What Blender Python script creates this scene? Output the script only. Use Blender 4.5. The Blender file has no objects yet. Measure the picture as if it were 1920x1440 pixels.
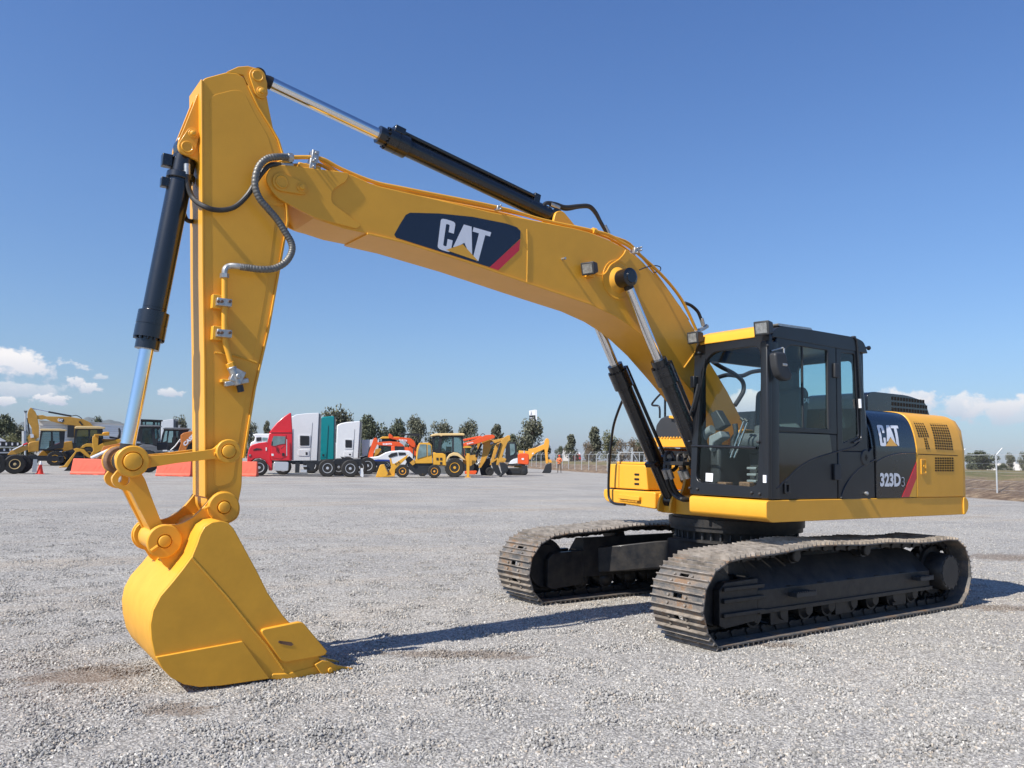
import bpy, bmesh, math, random
from mathutils import Vector, Matrix, noise
random.seed(7)
R=math.radians
sc=bpy.context.scene; col=sc.collection
# ---------------------------------------------------------------- camera (metres, X = forward of the big excavator, Y = its left, Z = up)
CAM=Vector((7.357,6.215,1.557)); FPX=1529.945
_a,_b,_c=R(235.529),R(5.21),R(1.158)
CF=Vector((math.cos(_a)*math.cos(_b),math.sin(_a)*math.cos(_b),math.sin(_b)))
_r=Vector((math.sin(_a),-math.cos(_a),0)); _u=_r.cross(CF)
CR=_r*math.cos(_c)+_u*math.sin(_c); CU=-_r*math.sin(_c)+_u*math.cos(_c)
cam=bpy.data.cameras.new('camera'); camo=bpy.data.objects.new('camera',cam); col.objects.link(camo)
mw=Matrix((( CR.x,CU.x,-CF.x,CAM.x),(CR.y,CU.y,-CF.y,CAM.y),(CR.z,CU.z,-CF.z,CAM.z),(0,0,0,1)))
camo.matrix_world=mw; cam.sensor_width=36; cam.lens=36*FPX/1920; cam.clip_start=.1; cam.clip_end=9000
sc.camera=camo
def ray(x,y): return CF+CR*((x-960)/FPX)+CU*((720-y)/FPX)
def at(x,y,ax,v):
    "survey helper: the point of the plane axis=v seen at photo position x,y"
    d=ray(x,y); t=(v-CAM[ax])/d[ax]; return CAM+d*t
def sy(x,y,v): return at(x,y,1,v)      # on a lengthwise vertical plane of the machine
def sx(x,y,v): return at(x,y,0,v)
# ---------------------------------------------------------------- materials
M={}
def nodes(m): return m.node_tree.nodes,m.node_tree.links
def mat(name,colr,rough=.5,metal=0,coat=0,var=0,vscale=3,bump=0,bscale=60,col2=None,emit=None,spec=None,rvar=0):
    m=bpy.data.materials.new(name); m.use_nodes=True; n,l=nodes(m); b=n['Principled BSDF']
    b.inputs['Base Color'].default_value=(*colr,1); b.inputs['Roughness'].default_value=rough
    b.inputs['Metallic'].default_value=metal; b.inputs['Coat Weight'].default_value=coat; b.inputs['Coat Roughness'].default_value=.12
    if spec is not None: b.inputs['Specular IOR Level'].default_value=spec
    tc=n.new('ShaderNodeTexCoord')
    if var or col2:
        t=n.new('ShaderNodeTexNoise'); t.inputs['Scale'].default_value=vscale; t.inputs['Detail'].default_value=6; t.inputs['Roughness'].default_value=.65
        l.new(tc.outputs['Object'],t.inputs['Vector'])
        r=n.new('ShaderNodeValToRGB'); r.color_ramp.elements[0].position=.35; r.color_ramp.elements[1].position=.68
        c2=col2 or tuple(c*(1-var) for c in colr)
        r.color_ramp.elements[0].color=(*c2,1); r.color_ramp.elements[1].color=(*colr,1)
        l.new(t.outputs['Fac'],r.inputs['Fac']); l.new(r.outputs['Color'],b.inputs['Base Color'])
        if rvar:
            mr=n.new('ShaderNodeMapRange'); mr.inputs[3].default_value=rough+rvar; mr.inputs[4].default_value=rough
            l.new(t.outputs['Fac'],mr.inputs[0]); l.new(mr.outputs[0],b.inputs['Roughness'])
    if bump:
        t=n.new('ShaderNodeTexNoise'); t.inputs['Scale'].default_value=bscale; t.inputs['Detail'].default_value=3
        l.new(tc.outputs['Object'],t.inputs['Vector'])
        bp=n.new('ShaderNodeBump'); bp.inputs['Strength'].default_value=bump; bp.inputs['Distance'].default_value=.01
        l.new(t.outputs['Fac'],bp.inputs['Height']); l.new(bp.outputs['Normal'],b.inputs['Normal'])
    M[name]=m; return m
YB=(.79,.385,.034)
mat('yellow paint',YB,.40,coat=.18,spec=.35,var=.09,vscale=2.2,bump=.05,bscale=9,rvar=.12)
mat('bucket paint',(.78,.38,.032),.46,coat=.1,spec=.35,var=.12,vscale=5,bump=.05,bscale=9,rvar=.15)
mat('black paint',(.007,.009,.013),.22,coat=.5,var=.3,vscale=5,bump=.03,bscale=12,rvar=.12)
mat('cab black',(.008,.0095,.013),.36,coat=.2,var=.25,vscale=4,rvar=.1)
mat('frame black',(.0055,.007,.010),.42,coat=.1,spec=.35,var=.4,vscale=8,bump=.15,bscale=30,rvar=.25,col2=(.036,.032,.028))
mat('charcoal plastic',(.03,.032,.036),.55,var=.2)
mat('rubber',(.022,.021,.02),.75,var=.3,vscale=20,bump=.3,bscale=50)
mat('chrome',(.78,.79,.8),.12,metal=1)
mat('steel',(.55,.55,.53),.4,metal=.8,var=.3,vscale=40)
mat('hose',(.035,.033,.032),.5,var=.35,vscale=30)
mat('navy decal',(.008,.012,.028),.25,coat=.5)
mat('white decal',(.78,.79,.82),.3,coat=.4)
mat('red decal',(.62,.02,.035),.3,coat=.4)
mat('amber decal',(.80,.39,.02),.3,coat=.4)
mat('dark hole',(.006,.006,.006),.9)
mat('weld',(.70,.36,.03),.5,bump=.8,bscale=160)
mat('worn tooth',(.34,.30,.27),.55,metal=.3,var=.5,vscale=25,col2=(.5,.3,.05))
mat('lamp glass',(.26,.27,.27),.12,spec=.9,coat=1,var=.5,vscale=30)
mat('door glass black',(.004,.005,.006),.04,spec=.6,coat=.6)
mat('vent opening',(.05,.028,.006),.9)  # dull brown: shade of the openings and lit yellow inside put into the colour
mat('braid',(.20,.195,.18),.5,metal=.5,var=.4,vscale=60)
mat('seat fabric',(.075,.085,.095),.85,bump=.2,bscale=200)
mat('grey console',(.22,.235,.245),.5,var=.2)
mat('rust',(.22,.12,.07),.85,var=.5,vscale=30)
def shoe_mat():
    m=bpy.data.materials.new('track steel'); m.use_nodes=True; n,l=nodes(m); b=n['Principled BSDF']; b.inputs['Roughness'].default_value=.62; b.inputs['Metallic'].default_value=.25
    tc=n.new('ShaderNodeTexCoord'); t=n.new('ShaderNodeTexNoise'); t.inputs['Scale'].default_value=5; t.inputs['Detail'].default_value=8; t.inputs['Roughness'].default_value=.7
    l.new(tc.outputs['Object'],t.inputs['Vector']); r=n.new('ShaderNodeValToRGB'); e=r.color_ramp.elements
    e[0].position=.3; e[0].color=(.06,.065,.07,1); e[1].position=.72; e[1].color=(.27,.215,.165,1)
    for p,c in ((.45,(.12,.115,.11)),(.55,(.20,.165,.135)),(.62,(.21,.125,.07))): x=e.new(p); x.color=(*c,1)
    l.new(t.outputs['Fac'],r.inputs['Fac']); l.new(r.outputs['Color'],b.inputs['Base Color'])
    t2=n.new('ShaderNodeTexNoise'); t2.inputs['Scale'].default_value=60; t2.inputs['Detail'].default_value=5; l.new(tc.outputs['Object'],t2.inputs['Vector'])
    bp=n.new('ShaderNodeBump'); bp.inputs['Strength'].default_value=.5; bp.inputs['Distance'].default_value=.01; l.new(t2.outputs['Fac'],bp.inputs['Height']); l.new(bp.outputs['Normal'],b.inputs['Normal'])
    M['track steel']=m
shoe_mat()
mat('grouser steel',(.46,.40,.335),.42,metal=.35,var=.6,vscale=9,bump=.3,bscale=50)
def glass(name,tint,refl=.9,rough=.02,dens=0.0,dcol=(.02,.03,.03)):
    m=bpy.data.materials.new(name); m.use_nodes=True; n,l=nodes(m); n.remove(n['Principled BSDF']); o=n['Material Output']
    tr=n.new('ShaderNodeBsdfTransparent'); tr.inputs[0].default_value=(*tint,1)
    df=n.new('ShaderNodeBsdfDiffuse'); df.inputs[0].default_value=(*dcol,1)
    mx=n.new('ShaderNodeMixShader'); mx.inputs[0].default_value=dens; l.new(tr.outputs[0],mx.inputs[1]); l.new(df.outputs[0],mx.inputs[2])
    g=n.new('ShaderNodeBsdfGlossy'); g.inputs['Roughness'].default_value=rough; g.inputs[0].default_value=(refl,refl,refl,1)
    lw=n.new('ShaderNodeLayerWeight'); lw.inputs[0].default_value=.5; pw=n.new('ShaderNodeMath'); pw.operation='POWER'; pw.inputs[1].default_value=4.; l.new(lw.outputs['Facing'],pw.inputs[0])
    ma=n.new('ShaderNodeMath'); ma.operation='MULTIPLY_ADD'; ma.inputs[1].default_value=.9; ma.inputs[2].default_value=.04; l.new(pw.outputs[0],ma.inputs[0])
    ge=n.new('ShaderNodeNewGeometry'); om=n.new('ShaderNodeMath'); om.operation='SUBTRACT'; om.inputs[0].default_value=1; l.new(ge.outputs['Backfacing'],om.inputs[1])
    fr=n.new('ShaderNodeMath'); fr.operation='MULTIPLY'; l.new(ma.outputs[0],fr.inputs[0]); l.new(om.outputs[0],fr.inputs[1])
    m2=n.new('ShaderNodeMixShader'); l.new(fr.outputs[0],m2.inputs[0]); l.new(mx.outputs[0],m2.inputs[1]); l.new(g.outputs[0],m2.inputs[2])
    l.new(m2.outputs[0],o.inputs[0]); M[name]=m
glass('cab glass',(.92,.965,.955)); glass('tinted glass',(.76,.88,.87)); glass('dark glass',(.10,.12,.12)); glass('far glass',(.62,.76,.76),dens=.12,dcol=(.10,.16,.16))
# ---------------------------------------------------------------- mesh builder
def loopn(pts):                      # rounded polygon: keeps the corner count * n
    return pts
def roundpoly(pts,r,n=4):
    out=[]; N=len(pts)
    for i in range(N):
        p=Vector(pts[i]); a=Vector(pts[i-1])-p; b=Vector(pts[(i+1)%N])-p
        rr=r[i] if isinstance(r,(list,tuple)) else r
        d=min(rr,a.length*.45,b.length*.45); A=p+a.normalized()*d; B=p+b.normalized()*d
        for k in range(n+1):
            t=k/n; out.append(tuple(A*(1-t)**2+p*2*t*(1-t)+B*t*t))
    return out
class MB:
    def __init__(s): s.bm=bmesh.new(); s.mi=0
    def _f(s,vs):
        try: f=s.bm.faces.new(vs); f.material_index=s.mi; f.smooth=True; return f
        except ValueError: return None
    def pts(s,A,B):                  # two matching 3D loops joined into a closed solid
        a=[s.bm.verts.new(p) for p in A]; b=[s.bm.verts.new(p) for p in B]; n=len(a)
        s._f(a[::-1]); s._f(b)
        for i in range(n): s._f([a[i],a[(i+1)%n],b[(i+1)%n],b[i]])
        return s
    def prism(s,prof,ax,v0,v1):      # 2D profile extruded along axis ax (0: profile=(Y,Z), 1: (X,Z), 2: (X,Y))
        def w(p,v):
            return (v,p[0],p[1]) if ax==0 else ((p[0],v,p[1]) if ax==1 else (p[0],p[1],v))
        return s.pts([w(p,v0) for p in prof],[w(p,v1) for p in prof])
    def ring(s,outer,inner,ax,v0,v1):
        def w(p,v): return (v,p[0],p[1]) if ax==0 else ((p[0],v,p[1]) if ax==1 else (p[0],p[1],v))
        L=[[s.bm.verts.new(w(p,v)) for p in q] for q,v in ((outer,v0),(inner,v0),(inner,v1),(outer,v1))]; n=len(outer)
        for k in range(4):
            A=L[k];B=L[(k+1)%4]
            for i in range(n): s._f([A[i],A[(i+1)%n],B[(i+1)%n],B[i]])
        return s
    def box(s,x0,x1,y0,y1,z0,z1): return s.prism([(x0,y0),(x1,y0),(x1,y1),(x0,y1)],2,z0,z1)
    def obox(s,c,size,m):            # oriented box
        h=[Vector((sx_*size[0]/2,sy_*size[1]/2,0)) for sx_,sy_ in ((-1,-1),(1,-1),(1,1),(-1,1))]; z=Vector((0,0,size[2]/2)); c=Vector(c)
        return s.pts([c+m@(p-z) for p in h],[c+m@(p+z) for p in h])
    def cyl(s,p0,p1,r0,r1=None,n=24):
        r1=r0 if r1 is None else r1; p0=Vector(p0);p1=Vector(p1); d=(p1-p0).normalized(); t=d.orthogonal().normalized(); b=d.cross(t)
        f=lambda p,r:[p+(t*math.cos(2*math.pi*k/n)+b*math.sin(2*math.pi*k/n))*r for k in range(n)]
        return s.pts(f(p0,r0),f(p1,r1))
    def rev(s,c,ax,prof,n=28,caps=True):      # revolve (offset along axis, radius) pairs
        c=Vector(c); ax=Vector(ax).normalized(); t=ax.orthogonal().normalized(); b=ax.cross(t)
        rows=[[s.bm.verts.new(c+ax*h+(t*math.cos(2*math.pi*k/n)+b*math.sin(2*math.pi*k/n))*r) for k in range(n)] for h,r in prof]
        for i in range(len(rows)-1):
            for k in range(n): s._f([rows[i][k],rows[i][(k+1)%n],rows[i+1][(k+1)%n],rows[i+1][k]])
        if caps: s._f(rows[0][::-1]); s._f(rows[-1])
        return s
    def tube(s,path,r,n=10,smooth=0):
        P=[Vector(p) for p in path]
        if smooth:
            Q=[]
            for i in range(len(P)-1):
                p0=P[max(i-1,0)];p1=P[i];p2=P[i+1];p3=P[min(i+2,len(P)-1)]
                for k in range(smooth):
                    t=k/smooth; Q.append(.5*((2*p1)+(p2-p0)*t+(2*p0-5*p1+4*p2-p3)*t*t+(3*p1-p0-3*p2+p3)*t**3))
            Q.append(P[-1]); P=Q
        rows=[]; t=None
        for i,p in enumerate(P):
            d=((P[i+1] if i+1<len(P) else p)-(P[i-1] if i else p)).normalized()
            if t is None: t=d.orthogonal().normalized()
            t=(t-d*t.dot(d)).normalized(); b=d.cross(t); rr=r(i/(len(P)-1)) if callable(r) else r
            rows.append([s.bm.verts.new(p+(t*math.cos(2*math.pi*k/n)+b*math.sin(2*math.pi*k/n))*rr) for k in range(n)])
        for i in range(len(rows)-1):
            for k in range(n): s._f([rows[i][k],rows[i][(k+1)%n],rows[i+1][(k+1)%n],rows[i+1][k]])
        s._f(rows[0][::-1]); s._f(rows[-1]); return s
    def build(s,name,mats,parent=None,bevel=0,seg=2,sharp=32,label=None,recalc=True):
        if recalc: bmesh.ops.recalc_face_normals(s.bm,faces=s.bm.faces[:])
        me=bpy.data.meshes.new(name); s.bm.to_mesh(me); s.bm.free()
        for m in (mats if isinstance(mats,(list,tuple)) else [mats]): me.materials.append(M[m])
        try: me.set_sharp_from_angle(angle=R(sharp))
        except Exception: pass
        o=bpy.data.objects.new(name,me); col.objects.link(o); o.parent=parent
        if bevel:
            b=o.modifiers.new('bevel','BEVEL'); b.width=bevel; b.segments=seg; b.limit_method='ANGLE'; b.angle_limit=R(38); b.harden_normals=False
        if label: o['label']=label
        return o
def tag(o,label=None,cat=None,group=None,kind=None):
    for k,v in (('label',label),('category',cat),('group',group),('kind',kind)):
        if v: o[k]=v
    return o
def empty(name,loc=(0,0,0),rz=0,parent=None):
    o=bpy.data.objects.new(name,None); o.empty_display_size=.3; o.location=loc; o.rotation_euler=(0,0,rz); col.objects.link(o); o.parent=parent; return o
def text_pts(txt,bold=.02):
    c=bpy.data.curves.new('lettering','FONT'); c.body=txt; c.size=1; c.offset=bold; c.resolution_u=3
    o=bpy.data.objects.new('lettering',c); me=bpy.data.meshes.new_from_object(o)
    v=[tuple(p.co) for p in me.vertices]; f=[tuple(p.vertices) for p in me.polygons]
    x0=min(p[0] for p in v);x1=max(p[0] for p in v);y0=min(p[1] for p in v);y1=max(p[1] for p in v)
    bpy.data.objects.remove(o); bpy.data.meshes.remove(me)
    return [((p[0]-x0)/(x1-x0),(p[1]-y0)/(y1-y0)) for p in v],f
def lettering(name,txt,mp,m,parent,bold=.03):   # mp maps (u,v) in 0..1 to a point just proud of the surface
    v,f=text_pts(txt,bold); me=bpy.data.meshes.new(name); me.from_pydata([tuple(mp(a,b)) for a,b in v],[],f); me.materials.append(M[m])
    o=bpy.data.objects.new(name,me); col.objects.link(o); o.parent=parent; return o
def quadmap(P00,P10,P11,P01):
    a,b,c,d=map(Vector,(P00,P10,P11,P01))
    return lambda u,v:(a*(1-u)+b*u)*(1-v)+(d*(1-u)+c*u)*v
def sheet(polys,mp,name,m,parent,sub=0):
    bm=bmesh.new()
    for p in polys:
        try: bm.faces.new([bm.verts.new((x,y,0)) for x,y in p])
        except ValueError: pass
    if sub:
        for k in range(1,8): bmesh.ops.bisect_plane(bm,geom=bm.verts[:]+bm.edges[:]+bm.faces[:],plane_co=(0,k/8,0),plane_no=(0,1,0))
        bmesh.ops.triangulate(bm,faces=bm.faces[:])
    for v in bm.verts: v.co=mp(v.co.x,v.co.y)
    me=bpy.data.meshes.new(name); bm.to_mesh(me); bm.free(); me.materials.append(M[m])
    o=bpy.data.objects.new(name,me); col.objects.link(o); o.parent=parent; return o
LC=roundpoly([(0,0),(.285,.0),(.285,.40),(.18,.40),(.18,.15),(.11,.15),(.11,.86),(.18,.86),(.18,.62),(.285,.62),(.285,1),(0,1)],[.09,.09,.01,.01,.03,.03,.03,.03,.01,.01,.09,.09],3)
LA=[(.31,.17),(.44,1),(.60,1),(.74,.17),(.70,.17),(.53,.43),(.52,.80),(.47,.40),(.36,.17)]
LA=[(.315,.20),(.445,1),(.60,1),(.745,.10),(.635,.22),(.525,.44),(.40,.24)]
LT=[(.64,1),(1,1),(1,.86),(.90,.86),(.90,.02),(.86,.0),(.77,.12),(.77,.86),(.64,.86)]
LTri=[(.24,0),(.525,.40),(.82,0)]
def holeplate(mb,outer,holes,put,v0,v1):
    "flat plate with openings; put(p,v) gives the 3D point"
    from mathutils.geometry import tessellate_polygon
    loops=[outer]+holes; P=[p for q in loops for p in q]
    tri=tessellate_polygon([[Vector((a,b,0)) for a,b in q] for q in loops])
    A=[mb.bm.verts.new(put(p,v0)) for p in P]; B=[mb.bm.verts.new(put(p,v1)) for p in P]
    for t in tri: mb._f([A[i] for i in t]); mb._f([B[i] for i in t[::-1]])
    k=0
    for q in loops:
        n=len(q)
        for i in range(n): mb._f([A[k+i],A[k+(i+1)%n],B[k+(i+1)%n],B[k+i]])
        k+=n
# ---------------------------------------------------------------- setting: ground
def bnd(px,py): p=at(px,py,2,0); return Vector((p.x,p.y))
EA=Vector((-28.,3.0)); EB=bnd(1905,940); EC=bnd(1500,908); ED=bnd(1100,886); EE=bnd(1000,879)
def dirt_group():
    "patches where the brown fines show between the stones"
    g=bpy.data.node_groups.get('dirt patches')
    if g: return g
    g=bpy.data.node_groups.new('dirt patches','ShaderNodeTree'); g.interface.new_socket('Fac',in_out='OUTPUT',socket_type='NodeSocketFloat'); n=g.nodes; l=g.links
    ge=n.new('ShaderNodeNewGeometry'); pos=ge.outputs['Position']; tot=None
    for px,py,rx,ry,an in ((165,1265,.85,.50,.35),(860,1228,1.3,.30,0),(1450,1210,.6,.16,0),(1885,1045,1.8,1.1,.3),(1870,1140,1.0,.45,.1),(330,1330,.5,.25,0),(340,1010,.9,.25,0),(1000,1040,1.5,.3,0)):
        p=at(px,py,2,0); mp=n.new('ShaderNodeMapping'); mp.vector_type='TEXTURE'; mp.inputs['Location'].default_value=(p.x,p.y,0); mp.inputs['Rotation'].default_value=(0,0,an+R(-33)); mp.inputs['Scale'].default_value=(rx,ry,1)
        l.new(pos,mp.inputs[0]); ln=n.new('ShaderNodeVectorMath'); ln.operation='LENGTH'; l.new(mp.outputs[0],ln.inputs[0])
        r=n.new('ShaderNodeMapRange'); r.inputs[1].default_value=1; r.inputs[2].default_value=.2; r.inputs[3].default_value=0; r.inputs[4].default_value=1; l.new(ln.outputs['Value'],r.inputs[0])
        if tot is None: tot=r.outputs[0]
        else: x=n.new('ShaderNodeMath'); x.operation='MAXIMUM'; l.new(tot,x.inputs[0]); l.new(r.outputs[0],x.inputs[1]); tot=x.outputs[0]
    x=n.new('ShaderNodeTexNoise'); x.inputs['Scale'].default_value=2.6; x.inputs['Detail'].default_value=9; x.inputs['Roughness'].default_value=.78
    mp=n.new('ShaderNodeMapping'); mp.inputs['Rotation'].default_value=(0,0,R(32)); mp.inputs['Scale'].default_value=(1.6,5.5,1); l.new(pos,mp.inputs[0]); l.new(mp.outputs[0],x.inputs['Vector'])
    mm=n.new('ShaderNodeMath'); mm.operation='MULTIPLY_ADD'; mm.inputs[1].default_value=.42; l.new(tot,mm.inputs[0]); l.new(x.outputs['Fac'],mm.inputs[2])
    rr=n.new('ShaderNodeMapRange'); rr.inputs[1].default_value=.74; rr.inputs[2].default_value=.84; rr.inputs[4].default_value=.62; l.new(mm.outputs[0],rr.inputs[0])
    go=n.new('NodeGroupOutput'); l.new(rr.outputs[0],go.inputs[0]); return g
def ground_mat():
    m=bpy.data.materials.new('gravel'); m.use_nodes=True; n,l=nodes(m); b=n['Principled BSDF']; b.inputs['Roughness'].default_value=.9; b.inputs['Specular IOR Level'].default_value=.2
    tc=n.new('ShaderNodeTexCoord')
    def vor(s,rnd=1):
        v=n.new('ShaderNodeTexVoronoi'); v.inputs['Scale'].default_value=s; v.inputs['Randomness'].default_value=rnd; l.new(tc.outputs['Object'],v.inputs['Vector']); return v
    def noi(s,d=4,r=.6):
        v=n.new('ShaderNodeTexNoise'); v.inputs['Scale'].default_value=s; v.inputs['Detail'].default_value=d; v.inputs['Roughness'].default_value=r; l.new(tc.outputs['Object'],v.inputs['Vector']); return v
    def ramp(inp,ps):
        r=n.new('ShaderNodeValToRGB'); e=r.color_ramp.elements
        e[0].position,e[0].color=ps[0][0],(*ps[0][1],1); e[1].position,e[1].color=ps[-1][0],(*ps[-1][1],1)
        for p,c in ps[1:-1]: x=e.new(p); x.color=(*c,1)
        l.new(inp,r.inputs['Fac']); return r.outputs['Color']
    def mix(f,a,bb,mode='MIX'):
        x=n.new('ShaderNodeMix'); x.data_type='RGBA'; x.blend_type=mode
        if isinstance(f,float): x.inputs[0].default_value=f
        else: l.new(f,x.inputs[0])
        for i,v in ((6,a),(7,bb)):
            if isinstance(v,tuple): x.inputs[i].default_value=(*v,1)
            else: l.new(v,x.inputs[i])
        return x.outputs[2]
    v1=vor(48); sep=n.new('ShaderNodeSeparateColor'); l.new(v1.outputs['Color'],sep.inputs[0])
    c=ramp(sep.outputs[0],[(0,(.29,.277,.257)),(.35,(.395,.379,.352)),(.75,(.47,.452,.42)),(1,(.60,.577,.535))])
    gap=ramp(v1.outputs['Distance'],[(.0,(1,1,1)),(.45,(.85,.85,.85)),(.75,(.55,.54,.53))]); c=mix(1.0,c,gap,'MULTIPLY')
    big=ramp(noi(.35,5,.6).outputs['Fac'],[(.3,(.84,.84,.85)),(.6,(1.08,1.07,1.05))]); c=mix(1.0,c,big,'MULTIPLY')
    gq=n.new('ShaderNodeGroup'); gq.node_tree=dirt_group(); c=mix(gq.outputs[0],c,(.15,.105,.072))
    # general faint brown tint further out
    tn=n.new('ShaderNodeTexNoise'); tn.inputs['Scale'].default_value=.5; tn.inputs['Detail'].default_value=6; tn.inputs['Roughness'].default_value=.65; tmp=n.new('ShaderNodeMapping'); tmp.inputs['Rotation'].default_value=(0,0,R(32)); tmp.inputs['Scale'].default_value=(.18,1.0,1); l.new(tc.outputs['Object'],tmp.inputs[0]); l.new(tmp.outputs[0],tn.inputs['Vector'])
    tint=ramp(tn.outputs['Fac'],[(.40,(.93,.935,.94)),(.52,(1,1,1)),(.62,(1.03,.97,.90)),(.70,(.90,.82,.73))]); c=mix(1.0,c,tint,'MULTIPLY')
    # earth beyond the gravel yard (line through EB-EC)
    d=(EC-EB).normalized(); nn=Vector((d.y,-d.x)); 
    if nn.dot(Vector((CAM.x,CAM.y))-EB)>0: nn=-nn
    dot=n.new('ShaderNodeVectorMath'); dot.operation='DOT_PRODUCT'; dot.inputs[1].default_value=(nn.x,nn.y,0); l.new(tc.outputs['Object'],dot.inputs[0])
    ad=n.new('ShaderNodeMath'); ad.operation='ADD'; ad.inputs[1].default_value=-nn.dot(EB)+0.0; l.new(dot.outputs['Value'],ad.inputs[0])
    nz=n.new('ShaderNodeMath'); nz.operation='MULTIPLY_ADD'; nz.inputs[1].default_value=3.; l.new(noi(.5,5).outputs['Fac'],nz.inputs[0]); l.new(ad.outputs[0],nz.inputs[2])
    er=n.new('ShaderNodeMapRange'); er.inputs[1].default_value=1.2; er.inputs[2].default_value=2.0; l.new(nz.outputs[0],er.inputs[0])
    earth=ramp(noi(.25,8,.7).outputs['Fac'],[(.35,(.12,.10,.065)),(.5,(.22,.165,.11)),(.65,(.34,.26,.17))])
    c=mix(er.outputs[0],c,earth)
    l.new(c,b.inputs['Base Color'])
    bp=n.new('ShaderNodeBump'); bp.invert=True; bp.inputs['Strength'].default_value=1; bp.inputs['Distance'].default_value=.009; l.new(v1.outputs['Distance'],bp.inputs['Height'])
    bp2=n.new('ShaderNodeBump'); bp2.inputs['Strength'].default_value=.6; bp2.inputs['Distance'].default_value=.05; l.new(noi(2.5,6,.65).outputs['Fac'],bp2.inputs['Height']); l.new(bp.outputs[0],bp2.inputs['Normal']); l.new(bp2.outputs[0],b.inputs['Normal'])
    M['gravel']=m
ground_mat()
g=MB(); s_=4000
vs=[g.bm.verts.new(p) for p in ((-s_,-s_,0),(s_,-s_,0),(s_,s_,0),(-s_,s_,0))]; g._f(vs)
tag(g.build('ground','gravel'),kind='structure')
# loose stones over the near part of the yard
def stones():
    sm=bpy.data.materials.new('stone'); sm.use_nodes=True; n,l=nodes(sm); b=n['Principled BSDF']; b.inputs['Roughness'].default_value=.88; b.inputs['Specular IOR Level'].default_value=.2
    oi=n.new('ShaderNodeObjectInfo'); r=n.new('ShaderNodeValToRGB'); e=r.color_ramp.elements
    e[0].color=(.20,.192,.178,1); e[1].color=(.62,.60,.55,1); x=e.new(.5); x.color=(.33,.317,.295,1); x=e.new(.82); x.color=(.43,.414,.385,1); x=e.new(.92); x.color=(.42,.36,.29,1)
    l.new(oi.outputs['Random'],r.inputs['Fac']); gq=n.new('ShaderNodeGroup'); gq.node_tree=dirt_group(); mq=n.new('ShaderNodeMix'); mq.data_type='RGBA'; mf=n.new('ShaderNodeMath'); mf.operation='MULTIPLY'; mf.inputs[1].default_value=.8; l.new(gq.outputs[0],mf.inputs[0]); l.new(mf.outputs[0],mq.inputs[0]); l.new(r.outputs['Color'],mq.inputs[6]); mq.inputs[7].default_value=(.14,.10,.07,1); l.new(mq.outputs[2],b.inputs['Base Color']); M['stone']=sm
    q=[(at(x,y,2,0).x,at(x,y,2,0).y) for x,y in ((-60,1460),(1980,1460),(2000,952),(-80,952))]
    mb=MB(); f=mb._f([mb.bm.verts.new((a,b_,.0)) for a,b_ in q]); bmesh.ops.subdivide_edges(mb.bm,edges=mb.bm.edges[:],cuts=24,use_grid_fill=True)
    o=mb.build('loose_gravel','stone'); tag(o,kind='stuff'); o['label']='loose crushed grey stones scattered over the near part of the yard'; o['category']='gravel'
    ng=bpy.data.node_groups.new('scatter','GeometryNodeTree'); ng.interface.new_socket('Geometry',in_out='INPUT',socket_type='NodeSocketGeometry'); ng.interface.new_socket('Geometry',in_out='OUTPUT',socket_type='NodeSocketGeometry')
    N=ng.nodes;L=ng.links; gi=N.new('NodeGroupInput'); go=N.new('NodeGroupOutput')
    dp=N.new('GeometryNodeDistributePointsOnFaces'); po=N.new('GeometryNodeInputPosition'); di=N.new('ShaderNodeVectorMath'); di.operation='DISTANCE'; di.inputs[1].default_value=CAM; L.new(po.outputs[0],di.inputs[0])
    dv=N.new('ShaderNodeMath'); dv.operation='DIVIDE'; dv.inputs[0].default_value=6.5; L.new(di.outputs['Value'],dv.inputs[1]); pw=N.new('ShaderNodeMath'); pw.operation='POWER'; pw.inputs[1].default_value=2.3; pw.use_clamp=True; L.new(dv.outputs[0],pw.inputs[0]); mu=N.new('ShaderNodeMath'); mu.operation='MULTIPLY'; mu.inputs[1].default_value=2700; L.new(pw.outputs[0],mu.inputs[0]); L.new(mu.outputs[0],dp.inputs['Density'])
    ic=N.new('GeometryNodeMeshIcoSphere'); ic.inputs['Radius'].default_value=.0105; ic.inputs['Subdivisions'].default_value=2
    nt=N.new('ShaderNodeTexNoise'); nt.inputs['Scale'].default_value=70; sub=N.new('ShaderNodeVectorMath'); sub.operation='SUBTRACT'; sub.inputs[1].default_value=(.5,.5,.5)
    scl=N.new('ShaderNodeVectorMath'); scl.operation='SCALE'; scl.inputs[3].default_value=.018; L.new(nt.outputs['Color'],sub.inputs[0]); L.new(sub.outputs[0],scl.inputs[0])
    sp=N.new('GeometryNodeSetPosition'); L.new(ic.outputs[0],sp.inputs[0]); L.new(scl.outputs[0],sp.inputs['Offset'])
    ip=N.new('GeometryNodeInstanceOnPoints'); L.new(gi.outputs[0],dp.inputs[0]); un_=N.new('ShaderNodeTexNoise'); un_.inputs['Scale'].default_value=2.6; un_.inputs['Detail'].default_value=5; um=N.new('ShaderNodeMapRange'); um.inputs[1].default_value=.42; um.inputs[2].default_value=.72; um.inputs[3].default_value=-.006; um.inputs[4].default_value=.011; L.new(un_.outputs['Fac'],um.inputs[0]); uc=N.new('ShaderNodeCombineXYZ'); L.new(um.outputs[0],uc.inputs[2]); us=N.new('GeometryNodeSetPosition'); L.new(dp.outputs['Points'],us.inputs[0]); L.new(uc.outputs[0],us.inputs['Offset']); L.new(us.outputs[0],ip.inputs['Points']); L.new(sp.outputs[0],ip.inputs['Instance'])
    rv=N.new('FunctionNodeRandomValue'); rv.data_type='FLOAT_VECTOR'; rv.inputs[0].default_value=(0,0,0); rv.inputs[1].default_value=(6.28,6.28,6.28); L.new(rv.outputs[0],ip.inputs['Rotation'])
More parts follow.
